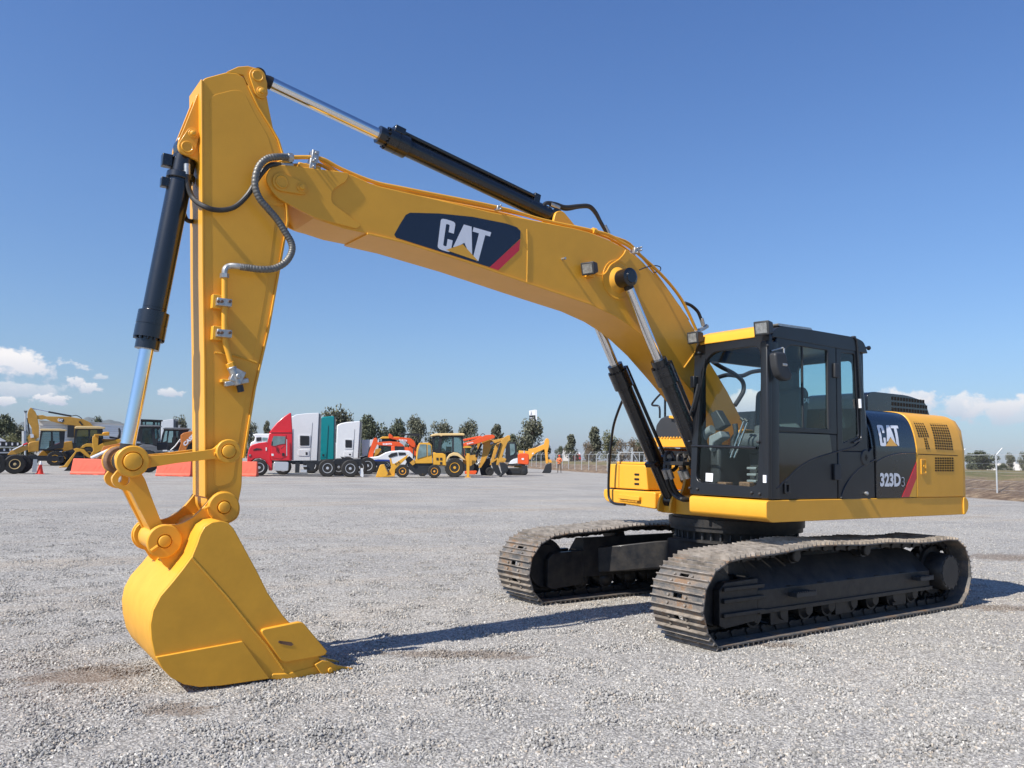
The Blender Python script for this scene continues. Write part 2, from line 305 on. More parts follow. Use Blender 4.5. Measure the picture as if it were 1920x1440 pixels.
    rs=N.new('FunctionNodeRandomValue'); rs.data_type='FLOAT_VECTOR'; rs.inputs[0].default_value=(.42,.42,.35); rs.inputs[1].default_value=(1.25,1.15,.95); rs.inputs['Seed'].default_value=3; L.new(rs.outputs[0],ip.inputs['Scale'])
    ss=N.new('GeometryNodeSetMaterial'); ss.inputs['Material'].default_value=M['stone']; L.new(ip.outputs[0],ss.inputs[0])
    jn=N.new('GeometryNodeJoinGeometry'); L.new(ss.outputs[0],go.inputs[0])
    md=o.modifiers.new('scatter','NODES'); md.node_group=ng
stones()
# ---------------------------------------------------------------- light and sky
SUND=Vector((1.0,.085,1.0)).normalized()
sl=bpy.data.lights.new('sun','SUN'); sl.energy=5.0; sl.angle=R(.53); sl.color=(1,.95,.87)
so=bpy.data.objects.new('sun',sl); col.objects.link(so); so.rotation_euler=SUND.to_track_quat('Z','Y').to_euler()
w=bpy.data.worlds.new('World'); sc.world=w; w.use_nodes=True; n,l=w.node_tree.nodes,w.node_tree.links; bg=n['Background']
sk=n.new('ShaderNodeTexSky'); sk.sky_type='NISHITA'; sk.sun_disc=False; sk.sun_elevation=math.asin(SUND.z); sk.sun_rotation=math.atan2(SUND.x,SUND.y)
sk.altitude=0; sk.air_density=1.15; sk.dust_density=.35; sk.ozone_density=3.0
bg.inputs[1].default_value=.088
# low cumulus near the horizon, fixed to compass directions
tc=n.new('ShaderNodeTexCoord'); cl=None
def wn(tp,**k): 
    x=n.new(tp)
    for a,b in k.items(): setattr(x,a,b)
    return x
def noise_at(scale,loc,det):
    nt=wn('ShaderNodeTexNoise'); nt.inputs['Scale'].default_value=scale; nt.inputs['Detail'].default_value=det; nt.inputs['Roughness'].default_value=.6
    mp=wn('ShaderNodeMapping'); mp.inputs['Location'].default_value=(loc,loc*.3,0); mp.inputs['Scale'].default_value=(1,1,1.5); l.new(tc.outputs['Generated'],mp.inputs[0]); l.new(mp.outputs[0],nt.inputs['Vector'])
    c2=wn('ShaderNodeMath',operation='MULTIPLY_ADD'); c2.inputs[1].default_value=1.5; c2.inputs[2].default_value=-.75; l.new(nt.outputs['Fac'],c2.inputs[0]); return c2.outputs[0]
NS_={0:noise_at(34,1.3,9),1:noise_at(80,8.1,6)}
def sky_cloud(px,py,wx,wy,big,gain=1):
    d=ray(px,py).normalized(); rt=Vector((d.y,-d.x,0)).normalized(); up=rt.cross(d)
    co=[]
    for v,s in ((rt,wx/FPX),(up,wy/FPX)):
        dt=wn('ShaderNodeVectorMath',operation='DOT_PRODUCT'); dt.inputs[1].default_value=v/s; l.new(tc.outputs['Generated'],dt.inputs[0]); co.append(dt.outputs['Value'])
    cb=wn('ShaderNodeCombineXYZ'); l.new(co[0],cb.inputs[0]); l.new(co[1],cb.inputs[1])
    dd=wn('ShaderNodeVectorMath',operation='DOT_PRODUCT'); dd.inputs[1].default_value=d; l.new(tc.outputs['Generated'],dd.inputs[0])
    gt=wn('ShaderNodeMath',operation='LESS_THAN'); gt.inputs[1].default_value=.3; l.new(dd.outputs['Value'],gt.inputs[0]); l.new(gt.outputs[0],cb.inputs[2])
    ln=wn('ShaderNodeVectorMath',operation='LENGTH'); l.new(cb.outputs[0],ln.inputs[0])
    a=wn('ShaderNodeMath',operation='MULTIPLY_ADD'); a.inputs[1].default_value=-.62; a.inputs[2].default_value=.62; l.new(ln.outputs['Value'],a.inputs[0])
    b2=wn('ShaderNodeMath',operation='ADD'); l.new(a.outputs[0],b2.inputs[0]); l.new(NS_[big],b2.inputs[1])
    mr=wn('ShaderNodeMapRange'); mr.inputs[1].default_value=.20; mr.inputs[2].default_value=.36; mr.inputs[4].default_value=gain; l.new(b2.outputs[0],mr.inputs[0])
    sh=wn('ShaderNodeMapRange'); sh.inputs[1].default_value=-.7; sh.inputs[2].default_value=.5; l.new(co[1],sh.inputs[0])
    return mr.outputs[0],sh.outputs[0]
sz=wn('ShaderNodeSeparateXYZ'); l.new(tc.outputs['Generated'],sz.inputs[0]); gr=wn('ShaderNodeValToRGB'); l.new(sz.outputs[2],gr.inputs['Fac']); el=gr.color_ramp.elements
el[0].position=0; el[0].color=(.50,.60,.96,1); el[1].position=.75; el[1].color=(.60,.83,1.22,1)
for p_,c_ in ((.05,(.60,.74,1.0)),(.13,(.66,.81,1.05)),(.30,(.68,.87,1.15)),(.5,(.62,.84,1.20))): x_=el.new(p_); x_.color=(*c_,1)
hs=wn('ShaderNodeMix',data_type='RGBA',blend_type='MULTIPLY'); hs.inputs[0].default_value=1; l.new(gr.outputs[0],hs.inputs[7]); l.new(sk.outputs[0],hs.inputs[6]); cur=hs.outputs[2]
for args in ((40,690,92,40,0,1),(20,728,100,22,0,.55),(98,748,44,13,1,.95),(142,716,24,15,1,.85),(168,728,24,14,1,.8),(190,708,22,8,1,.5),(322,736,32,12,1,.8),(8,752,24,12,1,.85),
             (1715,748,95,26,0,.8),(1800,760,150,32,0,.75),(1890,772,90,34,0,.6),(1400,752,130,36,0,.9),(1560,768,90,30,0,.7)):
    f,sh=sky_cloud(*args)
    cc=wn('ShaderNodeMix',data_type='RGBA'); cc.inputs[6].default_value=(4.9,5.2,6.1,1); cc.inputs[7].default_value=(8.6,8.3,8.1,1); l.new(sh,cc.inputs[0])
    mx=wn('ShaderNodeMix',data_type='RGBA'); l.new(f,mx.inputs[0]); l.new(cur,mx.inputs[6]); l.new(cc.outputs[2],mx.inputs[7]); cur=mx.outputs[2]
l.new(cur,bg.inputs[0])
sc.view_settings.view_transform='Standard'; sc.view_settings.look='None'; sc.view_settings.gamma=1; sc.view_settings.exposure=.48
sc.render.engine='CYCLES'
# ================================================================ the big excavator
ex=empty('excavator'); tag(ex,'large yellow and black crawler excavator in the foreground, its bucket resting on the gravel','excavator')
YC=.03                                  # boom centre plane
def XZ(px,y): return [((p:=sy(a,b,y)).x,p.z) for a,b in px]
# ---------------------------------------------------------------- undercarriage
SW=R(.826)
def swv(p): x,y,z=p; return Vector((x*math.cos(SW)-y*math.sin(SW),x*math.sin(SW)+y*math.cos(SW),z))
PATH=[(2.04,.0),(2.15,.09),(2.235,.24),(2.25,.37),(2.235,.47),(2.19,.57),(2.11,.66),(2.0,.725),(1.87,.765),(1.7,.78),(1.42,.788),(1.13,.80),(.83,.825),(.6,.835),(.26,.828),(-.09,.812),(-.3,.812),(-.5,.818),(-.84,.803),(-1.25,.783),(-1.6,.79),(-1.9,.795),(-2.08,.735),(-2.2,.62),(-2.27,.47),(-2.28,.37),(-2.25,.24),(-2.16,.10),(-2.04,.015),(-1.9,.0),(-1.6,.0),(-.8,.0),(.2,.0),(1.2,.0),(1.8,.0)]
def resample(P,n):
    P=[Vector(p) for p in P]; P.append(P[0]); L=[0]
    for i in range(len(P)-1): L.append(L[-1]+(P[i+1]-P[i]).length)
    out=[];j=0
    for k in range(n):
        d=L[-1]*k/n
        while L[j+1]<d: j+=1
        t=(d-L[j])/(L[j+1]-L[j]); out.append(P[j].lerp(P[j+1],t))
    return out
def smoothloop(P):
    n=len(P); out=[]
    for i in range(n):
        p0,p1,p2,p3=[Vector(P[(i+k)%n]) for k in (-1,0,1,2)]
        for k in range(6):
            t=k/6; out.append(.5*((2*p1)+(p2-p0)*t+(2*p0-5*p1+4*p2-p3)*t*t+(3*p1-p0-3*p2+p3)*t**3))
    return out
def track(side):
    t=empty('track',parent=ex); t['label']='steel crawler track nearest the camera' if side>0 else 'steel crawler track on the far side'
    yc=1.19*side; NS=49; W=.59
    pts=resample(smoothloop(PATH),NS)
    sh=MB(); ch=MB(); rnd=random.Random(5+side)
    C=Vector((0,.4))
    for i in range(NS):
        a=pts[i]; b=pts[(i+1)%NS]; d=(b-a).normalized(); nrm=Vector((d.y,-d.x))     # outward
        if nrm.dot((a+b)/2-C)<0: nrm=-nrm
        L=(b-a).length
        def q(u,h,y): p=a+d*u+nrm*h; return swv((p.x,yc+y,p.y))
        def slab(mb,u0,u1,h0,h1,y0,y1): mb.pts([q(u0,h0,y0),q(u1,h0,y0),q(u1,h0,y1),q(u0,h0,y1)],[q(u0,h1,y0),q(u1,h1,y0),q(u1,h1,y1),q(u0,h1,y1)])
        j=rnd.uniform(-.004,.004)
        sh.mi=0
        # shoe plate in two halves round the mud hole
        slab(sh,.0,L*1.03,-.040,-.029,-W/2,-.05); slab(sh,0,L*1.03,-.040,-.029,.05,W/2); slab(sh,0,L*.36,-.040,-.0295,-.05,.05); slab(sh,L*.64,L*1.03,-.040,-.0295,-.05,.05)
        sh.mi=1
        for k,u in enumerate((.03,.36,.69)):
            u=u*L; hh=0 if k!=1 else -.003
            sh.pts([q(u,-.031,-W/2),q(u+.018,-.031,-W/2),q(u+.012,hh+j,-W/2),q(u+.005,hh+j,-W/2)],[q(u,-.031,W/2),q(u+.018,-.031,W/2),q(u+.012,hh+j,W/2),q(u+.005,hh+j,W/2)])
        for yb in (-.1,.1):
            for ub in (.2,.53):
                p=q(ub*L,-.024,yb); p2=q(ub*L,-.012,yb); sh.cyl(p,p2,.014,.011,8)
        # link pair
        for y in (-.085,.085):
            lk=[(.05,-.040),(.95,-.040),(.99,-.075),(.86,-.112),(.64,-.100),(.36,-.100),(.14,-.112),(.01,-.075)]; ch.pts([q(a_*L,b_,y-.018) for a_,b_ in lk],[q(a_*L,b_,y+.018) for a_,b_ in lk])
        p=q(0,-.085,-.12); p2=q(0,-.085,.12); ch.cyl(p,p2,.024,n=10)
    so_=sh.build('track_shoes',['track steel','grouser steel'],t,bevel=0); ch.build('track_chain','frame black',t,bevel=.004,seg=1)
    o=side; ys=lambda y: yc+y*side
    def B(mb,x0,x1,y0,y1,z0,z1):
        y0,y1=sorted((ys(y0),ys(y1))); A=[(x0,y0),(x1,y0),(x1,y1),(x0,y1)]
        mb.pts([swv((a,b,z0)) for a,b in A],[swv((a,b,z1)) for a,b in A])
    def PR(mb,prof,y0,y1): mb.pts([swv((a,ys(y0),b)) for a,b in prof],[swv((a,ys(y1),b)) for a,b in prof])
    # track frame: sloping top, vertical outer face, bottom flange, front guard
    f=MB()
    def sec(x,inset=0): return [swv((x,ys(y),z)) for y,z in ((.17,.245),(.17,.43-inset),(-.02,.67-inset),(-.16,.68-inset),(-.17,.245))]
    f.pts(sec(1.36),sec(-1.33)); f.pts(sec(-1.33),[swv((x,ys(y),z)) for x,y,z in ((-1.57,.17,.245),(-1.57,.17,.425),(-1.53,-.02,.62),(-1.53,-.16,.63),(-1.57,-.17,.245))])
    B(f,-1.59,1.36,.165,.19,.225,.262)
    for x in (-1.1,-.62,-.15,.34,.82): PR(f,[(x,.44),(x+.12,.44),(x+.12,.445),(x,.445)],.16,.172)
    f.build('track_frame','frame black',t,bevel=.008)
    for x0,x1 in ((.62,.92),(-1.49,-1.22)):
        s=MB(); B(s,x0,x1,.17,.26,.345,.385)
        for k in range(9): 
            x=x0+(x1-x0)*(k+.5)/9; B(s,x-.009,x+.009,.262-.012,.266,.385,.397)
        s.build('frame_step','charcoal plastic',t,bevel=.003)
    g=MB()                                  # front idler guard
    gp=[(1.36,.17),(1.80,.14),(1.87,.17),(1.87,.47),(1.80,.53),(1.36,.54)]
    PR(g,gp,.10,.17); PR(g,gp,-.17,-.10)
    for z in (.255,.375,.475): B(g,1.30,1.84,.168,.20,z-.018,z+.018)
    g.build('idler_guard','frame black',t,bevel=.006)
    def disc(name,x,z,r,y0,y1,m='frame black',prof=None,n=30):
        mb=MB(); mb.rev(swv((x,ys(0),z)),swv((0,side,0)),prof or [(y0,r*.92),(y0+.01,r),(y1-.01,r),(y1,r*.92)],n); return mb.build(name,m,t)
    disc('idler_wheel',1.83,.385,.30,-.09,.09,prof=[(-.09,.1),(-.09,.23),(-.05,.245),(-.05,.27),(-.03,.27),(-.03,.30),(.03,.30),(.03,.27),(.05,.27),(.05,.245),(.09,.23),(.09,.1)])
    disc('final_drive',-1.85,.40,.2,0,0,prof=[(-.1,.12),(-.1,.26),(.06,.26),(.06,.205),(.24,.195),(.255,.185),(.255,.172),(.262,.17),(.262,.01)],n=40)
    mb=MB()
    for k in range(14):
        a=2*math.pi*k/14; mb.cyl(swv((-1.85+.178*math.cos(a),ys(.25),.40+.178*math.sin(a))),swv((-1.85+.178*math.cos(a),ys(.266),.40+.178*math.sin(a))),.011,n=6)
    mb.build('cover_bolts','charcoal plastic',t)
    mb=MB()
    for k in range(21):
        a=2*math.pi*k/21; c=Vector((-1.85+.31*math.cos(a),0,.40+.31*math.sin(a)))
        q=[( -1.85+.25*math.cos(a-.11),.40+.25*math.sin(a-.11)),(-1.85+.335*math.cos(a-.05),.40+.335*math.sin(a-.05)),(-1.85+.335*math.cos(a+.05),.40+.335*math.sin(a+.05)),(-1.85+.25*math.cos(a+.11),.40+.25*math.sin(a+.11))]
        PR(mb,q,-.03,.03)
    mb.rev(swv((-1.85,ys(0),.40)),swv((0,side,0)),[(-.03,.1),(-.03,.27),(.03,.27),(.03,.1)],30); mb.build('sprocket','frame black',t)
    for x in (1.36,.98,.60,.24,-.14,-.52,-.9,-1.28):
        disc('bottom_roller',x,.2,.085,0,0,prof=[(-.16,.03),(-.15,.06),(-.12,.085),(-.12,.105),(-.05,.105),(-.05,.08),(.05,.08),(.05,.105),(.12,.105),(.12,.085),(.15,.06),(.165,.055),(.165,.01)],n=22)
    for x in (1.02,.02,-1.0):
        g=MB(); B(g,x-.13,x+.13,.13,.145,.10,.235); g.build('roller_guard','frame black',t,bevel=.006)
    for x in (.75,-.42):
        disc('carrier_roller',x,.70,.07,0,0,m='frame black',prof=[(-.1,.03),(-.1,.075),(.1,.075),(.1,.06),(.14,.06),(.15,.05),(.15,.01)],n=22)
        g=MB(); B(g,x-.04,x+.04,-.15,-.05,.55,.70); g.build('roller_bracket','frame black',t,bevel=.005)
    return t
track(1); track(-1)
cb=empty('undercarriage_frame',parent=ex)
f=MB()
for sx_ in (1,-1):
    for sd in (1,-1):
        top=[(0.42*sx_,.30*sd,.70),(.72*sx_,.55*sd,.66),(1.16*sx_,1.05*sd,.56),(.62*sx_,1.05*sd,.56),(.1*sx_,.58*sd,.66),(.0,.3*sd,.70)]
        f.pts([swv((x,y,z)) for x,y,z in top],[swv((x,y,.36 if abs(y)<.9 else .27)) for x,y,z in top])
f.prism([(-.62,-.45),(.62,-.45),(.62,.45),(-.62,.45)],2,.36,.705)
f.build('cross_frame','frame black',cb,bevel=.012)
b=MB(); b.rev((0,0,.70),(0,0,1),[(0,.60),(0,.69),(.03,.69),(.03,.63),(.12,.63),(.12,.72),(.17,.72),(.17,.74),(.25,.74),(.25,.69),(.30,.69)],60); b.build('slewing_bearing','frame black',cb)
b=MB()
for k in range(40):
    a=2*math.pi*k/40; b.cyl((.66*math.cos(a),.66*math.sin(a),.73),(.66*math.cos(a),.66*math.sin(a),.80),.014,n=6); 
b.build('bearing_bolts','charcoal plastic',cb)
# ---------------------------------------------------------------- upper frame
SK=1.36
u=MB(); u.prism(roundpoly([(1.155,1.035),(1.19,1.07),(1.19,1.205),(1.16,1.222),(-2.32,1.222),(-2.32,1.02),(1.10,1.02)],.008,1),1,.42,SK)
u.build('skirt','yellow paint',ex,bevel=.012,seg=2)
u=MB(); u.prism(roundpoly([(-2.30,1.218),(-2.36,1.214),(-2.405,1.17),(-2.40,1.08),(-2.33,1.02),(-2.30,1.02)],.03,3),1,1.30,SK+.015); u.build('skirt_end_cap','yellow paint',ex,bevel=.006)
u=MB(); u.box(-2.3,.75,-.42,.42,.99,1.19); u.box(-2.3,.70,-1.34,-.42,1.04,1.19)
for y in (YC-.30,YC+.30):       # boom foot brackets
    u.prism(roundpoly([(-.5,1.1),(-.35,1.55),(.05,1.92),(.34,1.92),(.46,1.62),(.56,1.25),(.66,1.12),(.70,1.0),(-.5,1.0)],.06,3),1,y-.022,y+.022)
u.build('main_frame','yellow paint',ex,bevel=.008)
CYN,CYF=YC+.325,YC-.325
for yy in (CYN,CYF):
    for dy in (-.09,.09):
        u=MB(); u.prism(roundpoly([(.55,1.0),(.60,1.16),(.68,1.22),(.75,1.22),(.82,1.13),(.84,1.0)],.05,4),1,yy+dy-.015,yy+dy+.015)
        u.build('cylinder_mount','yellow paint',ex,bevel=.006)
# front right tool box (far side) and its step
bx=empty('tool_box',parent=ex)
u=MB(); u.prism(roundpoly([(-.66,1.225),(-1.34,1.225),(-1.34,1.515),(-.70,1.515)],[.02,.04,.05,.04],4),0,-.05,.72); u.build('box_body','yellow paint',bx,bevel=.014,seg=3)
u=MB(); u.prism(roundpoly([(-.76,1.517),(-1.26,1.517),(-1.26,1.545),(-.78,1.545)],.01,2),0,0,.66); u.build('box_lid','yellow paint',bx,bevel=.008)
u=MB(); u.prism(roundpoly([(-.50,1.02),(-1.33,1.06),(-1.39,1.13),(-1.38,1.212),(-.50,1.212)],[.02,.05,.05,.03,.03],4),0,.0,.76); u.build('box_base','yellow paint',bx,bevel=.02,seg=3)
u=MB(); u.box(.72,.723,-1.152,-1.146,1.24,1.51)
for k,z in enumerate((1.40,1.345,1.29)): u.prism(roundpoly([(-.80,z-.012),(-.88,z-.012),(-.88,z+.012),(-.80,z+.012)],.012,4),0,.70,.7245)
u.prism([(-.725,1.213),(-1.36,1.213),(-1.36,1.222),(-.725,1.222)],0,.6,.716)
u.build('box_slots','dark hole',bx)
u=MB(); u.prism(roundpoly([(-.72,1.10),(-1.08,1.11),(-1.08,1.165),(-.72,1.15)],.01,2),0,.76,.80)
for k in range(14): u.box(.795,.806,-.75-.023*k,-.762-.023*k,1.075,1.10)
u.build('box_step','yellow paint',bx,bevel=.006)
# bodywork on the far side behind the tool box
u=MB(); A=.18
q=[(sx(a,b,A).y,sx(a,b,A).z) for a,b in ((1232,840),(1300,842),(1300,905),(1222,905))]; u.prism(q,0,-.6,A); 
u.build('tank','black paint',ex,bevel=.03,seg=3)
u=MB(); q=[(sx(a,b,A).y,sx(a,b,A).z) for a,b in ((1229,821),(1266,821),(1267,825),(1300,823),(1300,839),(1232,838),(1232,829))]; u.prism(q,0,-.3,A+.1)
for k in range(11): p=sx(1236+k*5.6,822,A+.1); u.box(p.x,p.x+.012,p.y-.012,p.y+.012,p.z,p.z+.02)
u.build('access_step','yellow paint',ex,bevel=.006)
u=MB(); A=-.35
q=[(sx(a,b,A).y,sx(a,b,A).z) for a,b in ((1228,822),(1229,798),(1238,784),(1250,779),(1300,786),(1300,822))]; u.prism(roundpoly(q,.03,3),0,-1.3,A); u.build('filter_housing','charcoal plastic',ex,bevel=.03,seg=3)
u=MB(); A=-.32; p=[sx(a,b,A) for a,b in ((1256,779),(1284,783),(1284,788),(1256,784))]; u.prism([(v.y,v.z) for v in p],0,-1.0,-.30); u.build('housing_cover','yellow paint',ex,bevel=.006)
u=MB(); u.tube([sx(a,b,-.5) for a,b in ((1252,738),(1240,738),(1224,755),(1224,760),(1234,761),(1237,768))]+[sx(1237,784,-.5)],.014,smooth=5); u.tube([sx(1247,735,-.7),sx(1247,782,-.7)],.016)
u.build('grab_rail','black paint',ex)
# bent guard tube in front of the tool box
u=MB(); X=.83
u.tube([sx(a,b,X) for a,b in ((1172,740),(1160,768),(1150,800),(1145,840),(1142,880),(1141,920),(1143,935),(1152,944),(1172,946))],.016,smooth=5); u.build('handrail','black paint',ex)
# ---------------------------------------------------------------- engine house
HS=[(1.362,1.224),(1.366,1.70),(1.362,1.78),(1.342,1.90),(1.304,2.02),(1.255,2.095),(1.19,2.14),(1.08,2.162),(.9,2.17)]
_h=[]
for i in range(len(HS)-1):
    p0,p1_,p2_,p3_=[Vector(HS[min(max(i+k,0),len(HS)-1)]) for k in (-1,0,1,2)]
    for k in range(3 if i else 1):
        t=k/3; _h.append(tuple(.5*((2*p1_)+(p2_-p0)*t+(2*p0-5*p1_+4*p2_-p3_)*t*t+(3*p1_-p0-3*p2_+p3_)*t**3)))
HS=_h+[HS[-1]]
def ysec(z):
    for (y0,z0),(y1,z1) in zip(HS,HS[1:]):
        if z<=z1: return y0+(y1-y0)*(z-z0)/(z1-z0)
    return HS[-1][0]
SEAM,XF,XR=-.563,-1.333,-2.317
def house(name,x0,x1,m,inset=0,bev=.006):
    h=MB(); prof=[(y-inset,z-inset*(z>2)) for y,z in HS]+[(.3,2.18-inset),(-.3,2.18-inset)]+[(-y+inset,z-inset*(z>2)) for y,z in HS[::-1]]
    h.prism(prof,0,x0,x1); return h.build(name,m,ex,bevel=bev,sharp=50)
house('engine_door',SEAM-.006,XF+.004,'black paint')
house('engine_cover',XF-.0,XR+.0,'yellow paint',inset=-.006,bev=.01)
house('door_gap',-.52,-2.2,'black paint',inset=.02,bev=0)
# counterweight
def cwloop(z,s=0):
    pts=[(-2.325,-1.34+s),(-2.42,-1.34+s),(-2.55,-1.22+s),(-2.66,-.9),(-2.75+s,-.45),(-2.77+s,0),(-2.75+s,.45),(-2.66,.9),(-2.55,1.22-s),(-2.42,1.34-s),(-2.325,1.345-s)]
    return [(x,y,z) for x,y in pts]
c=MB(); L=[cwloop(1.06,.03),cwloop(1.12,0),cwloop(1.75,0),cwloop(1.98,.03),cwloop(2.1,.10),cwloop(2.15,.2)]
rows=[[c.bm.verts.new(p) for p in r] for r in L]
for a,b in zip(rows,rows[1:]):
    for i in range(len(a)): c._f([a[i],a[(i+1)%len(a)],b[(i+1)%len(a)],b[i]])
c._f(rows[0][::-1]); c._f(rows[-1]); c.build('counterweight','yellow paint',ex,bevel=.02,seg=3,sharp=40)
# surface mapper for the curved side
def side_pt(px,py,off=.004,inset=0):
    y=1.366
    for _ in range(6): p=sy(px,py,y); y=ysec(p.z)+off
    return Vector((p.x,y,p.z))
def onside(pts,off): # planar decal on the lower flat part
    return [side_pt(a,b,off) for a,b in pts]
def hmap(q,off):
    P=[side_pt(a,b,off) for a,b in q]
    def f(u,v):
        p=(P[0]*(1-u)+P[1]*u)*(1-v)+(P[3]*(1-u)+P[2]*u)*v
        return Vector((p.x,ysec(p.z)+off,p.z))
    return f
Q=((1651,836.5),(1690,836.5),(1683,798),(1643,796.5))
for nm,P,mm in (('maker_lettering',[LC,LA,LT],'white decal'),('maker_triangle',[LTri],'amber decal')):
    sheet(P,hmap(Q,.004 if nm[6]=='l' else .006),nm,mm,ex,sub=2)
lettering('model_number','323D',hmap(((1650.5,912.5),(1689,912.5),(1688.5,887),(1650,886.5)),.004),'white decal',ex,bold=.045)
lettering('model_suffix','3',hmap(((1690.6,912),(1696.4,912),(1696,894.5),(1690.4,894.5)),.004),'white decal',ex,bold=0)
lettering('model_suffix_core','3',hmap(((1691.4,911),(1695.5,911),(1695.2,895.6),(1691.2,895.6)),.006),'navy decal',ex,bold=-.012)
def flatpoly(px,off,name,m,parent=ex):
    P=[side_pt(a,b,off) for a,b in px]; mb=MB(); mb.pts(P,[p-Vector((0,.003,0)) for p in P]); return mb.build(name,m,parent)
flatpoly([(1718.6,866),(1718.6,896.4),(1704.9,932),(1691.5,932)],.004,'side_stripe','red decal')
flatpoly([(1718.6,896.8),(1718.6,932),(1705.2,932)],.004,'side_wedge','amber decal')
# cells laid on the curved cover; shade of the grille openings is in their colour
g=MB()
def cell(x0,x1,z0,z1):
    ps=[(x0,z0),(x1,z0),(x1,z1),(x0,z1)]; P=[Vector((x,ysec(z)+.0095,z)) for x,z in ps]; g.pts(P,[p-Vector((0,.004,0)) for p in P])
def region(px,nx,nz,frame=.22,skip=None):
    P=[side_pt(a,b) for a,b in px]   # BL BR TR TL
    for j in range(nz):
        for i in range(nx):
            if skip and skip(i,j): continue
            def pt(u,v): p=(P[0]*(1-u)+P[1]*u)*(1-v)+(P[3]*(1-u)+P[2]*u)*v; return p
            a=pt((i+frame)/nx,(j+frame)/nz); c_=pt((i+1-frame)/nx,(j+1-frame)/nz); cell(a.x,c_.x,a.z,c_.z)
region(((1721,820),(1742,820),(1727,788),(1708,787)),5,7,.17)
region(((1735,843),(1744,843),(1737,821),(1731,821)),2,5,.17)
region(((1753,843),(1787,845),(1771,791),(1739,790)),8,11,.17)
region(((1752,884.5),(1788,884.5),(1787.5,857),(1752,857)),8,6,.17)
g.build('grille_openings','vent opening',ex)
g=MB(); P=[side_pt(a,b,.004) for a,b in ((1721,851.5),(1795,851.5))]; g.box(P[1].x,P[0].x,1.35,1.3725,P[0].z-.004,P[0].z+.004)
x=side_pt(1803,900).x; 
g.build('cover_seam','dark hole',ex)
h=MB(); P=side_pt(1731,874); h.ring([(P.x+.055,P.z-.09),(P.x-.055,P.z-.09),(P.x-.055,P.z+.075),(P.x+.055,P.z+.075)][::-1],[(P.x+.038,P.z-.07),(P.x-.038,P.z-.07),(P.x-.038,P.z+.06),(P.x+.038,P.z+.06)][::-1],1,1.36,1.379); h.cyl((P.x,1.37,P.z),(P.x,1.383,P.z),.012,n=12); h.build('cover_latch','yellow paint',ex,bevel=.003)
h=MB()
h.tube([Vector((p.x,ysec(p.z)+.002,p.z)) for p in [side_pt(a,b) for a,b in ((1644,866),(1658,858),(1676,852),(1695,849.5),(1718,849))]],.007,smooth=4); h.build('door_crease','black paint',ex)
# raised dark intake housing on the deck
h=MB(); pr=roundpoly([(-1.18,2.165),(-1.18,2.375),(-1.30,2.40),(-2.0,2.40),(-2.40,2.35),(-2.50,2.17)],[.01,.06,.05,.1,.09,.02],5); h.prism(pr,1,.10,.90); h.build('intake_housing','black paint',ex,bevel=.05,seg=4)
h=MB(); a=(-1.66,-2.46)
for i in range(13):
    for j in range(3):
        x0=-1.67-i*.061; z0=2.198+j*.064; x1=x0-.031; z1=z0+.040
        if x1<-2.44+ (j==2)*.06: continue
        h.box(x1,x0,.89,.905,z0,z1)
h.build('intake_grille','dark hole',ex)  # black cells on the housing face; shade of the grille recesses put into colour
# ---------------------------------------------------------------- cab
cabo=empty('cab',parent=ex); CL,CRt=1.355,.43
def rr(x0,x1,z0,z1,r=.06,n=5): return roundpoly([(x0,z0),(x1,z0),(x1,z1),(x0,z1)],r,n)
def rq(q,r=.05,n=5): return roundpoly(q,r,n)
# left side: door frame (front) and rear quarter frame
dO=[(.085,1.86),(1.075,1.86),(1.085,2.35),(1.02,2.79),(.085,2.79)]; dI=[(.20,1.905),(.985,1.905),(.975,2.30),(.875,2.69),(.225,2.69)]
d=MB(); d.ring(roundpoly(dO,[.01,.01,.05,.12,.01],5),roundpoly(dI,[.03,.03,.04,.12,.03],5),1,1.325,CL); d.build('door_frame','cab black',cabo,bevel=.008)
d=MB(); d.prism(roundpoly([(.085,1.225),(1.06,1.225),(1.085,1.60),(1.075,1.858),(.085,1.858)],[.02,.03,.04,.01,.01],3),1,1.31,CL-.004); d.build('door_panel','cab black',cabo,bevel=.008)
gl=[sy(a,b,CL) for a,b in ((1459,812),(1556,815),(1560,849),(1520,861),(1495,876),(1478,893),(1466,905),(1457,912),(1454,890))]
d=MB(); P=[(p.x,p.z) for p in gl]; d.prism(roundpoly(P,.02,3),1,CL-.005,CL+.0005); d.build('lower_door_glass','door glass black',cabo)
d=MB(); d.tube([sy(a,b,CL+.001) for a,b in ((1456,916),(1466,907),(1480,894),(1496,878),(1520,863),(1545,854),(1573,846),(1600,838),(1611,829))],.009,smooth=4); d.build('door_crease','cab black',cabo)
d=MB(); d.prism(dI,1,1.335,1.341); d.build('door_window','tinted glass',cabo)
d=MB(); d.box(.605,.622,1.328,1.348,1.91,2.69); d.box(.20,.228,1.33,1.357,1.9,2.69); d.build('window_slider_frame','charcoal plastic',cabo)
rO=[(-.44,1.70),(.076,1.70),(.076,2.79),(-.33,2.80)]; rI=[(-.285,1.85),(-.005,1.775),(.0,2.685),(-.235,2.695)]
d=MB(); d.ring(roundpoly(rO,[.01,.01,.01,.1],5),roundpoly(rI,[.04,.03,.03,.03],5),1,1.325,CL); d.build('rear_quarter_frame','cab black',cabo,bevel=.006)
d=MB(); d.prism(rI,1,1.337,1.342); d.build('rear_quarter_window','tinted glass',cabo)
d=MB(); d.prism([(-.552,1.225),(.074,1.225),(.074,1.698),(-.45,1.698),(-.525,1.75),(-.552,1.6)],1,1.30,CL); d.build('rear_lower_panel','cab black',cabo,bevel=.008)
d=MB(); d.prism(roundpoly([(-.36,1.26),(-.54,1.2),(.07,1.23),(.065,1.27)],.02,2),1,CL,CL+.002)
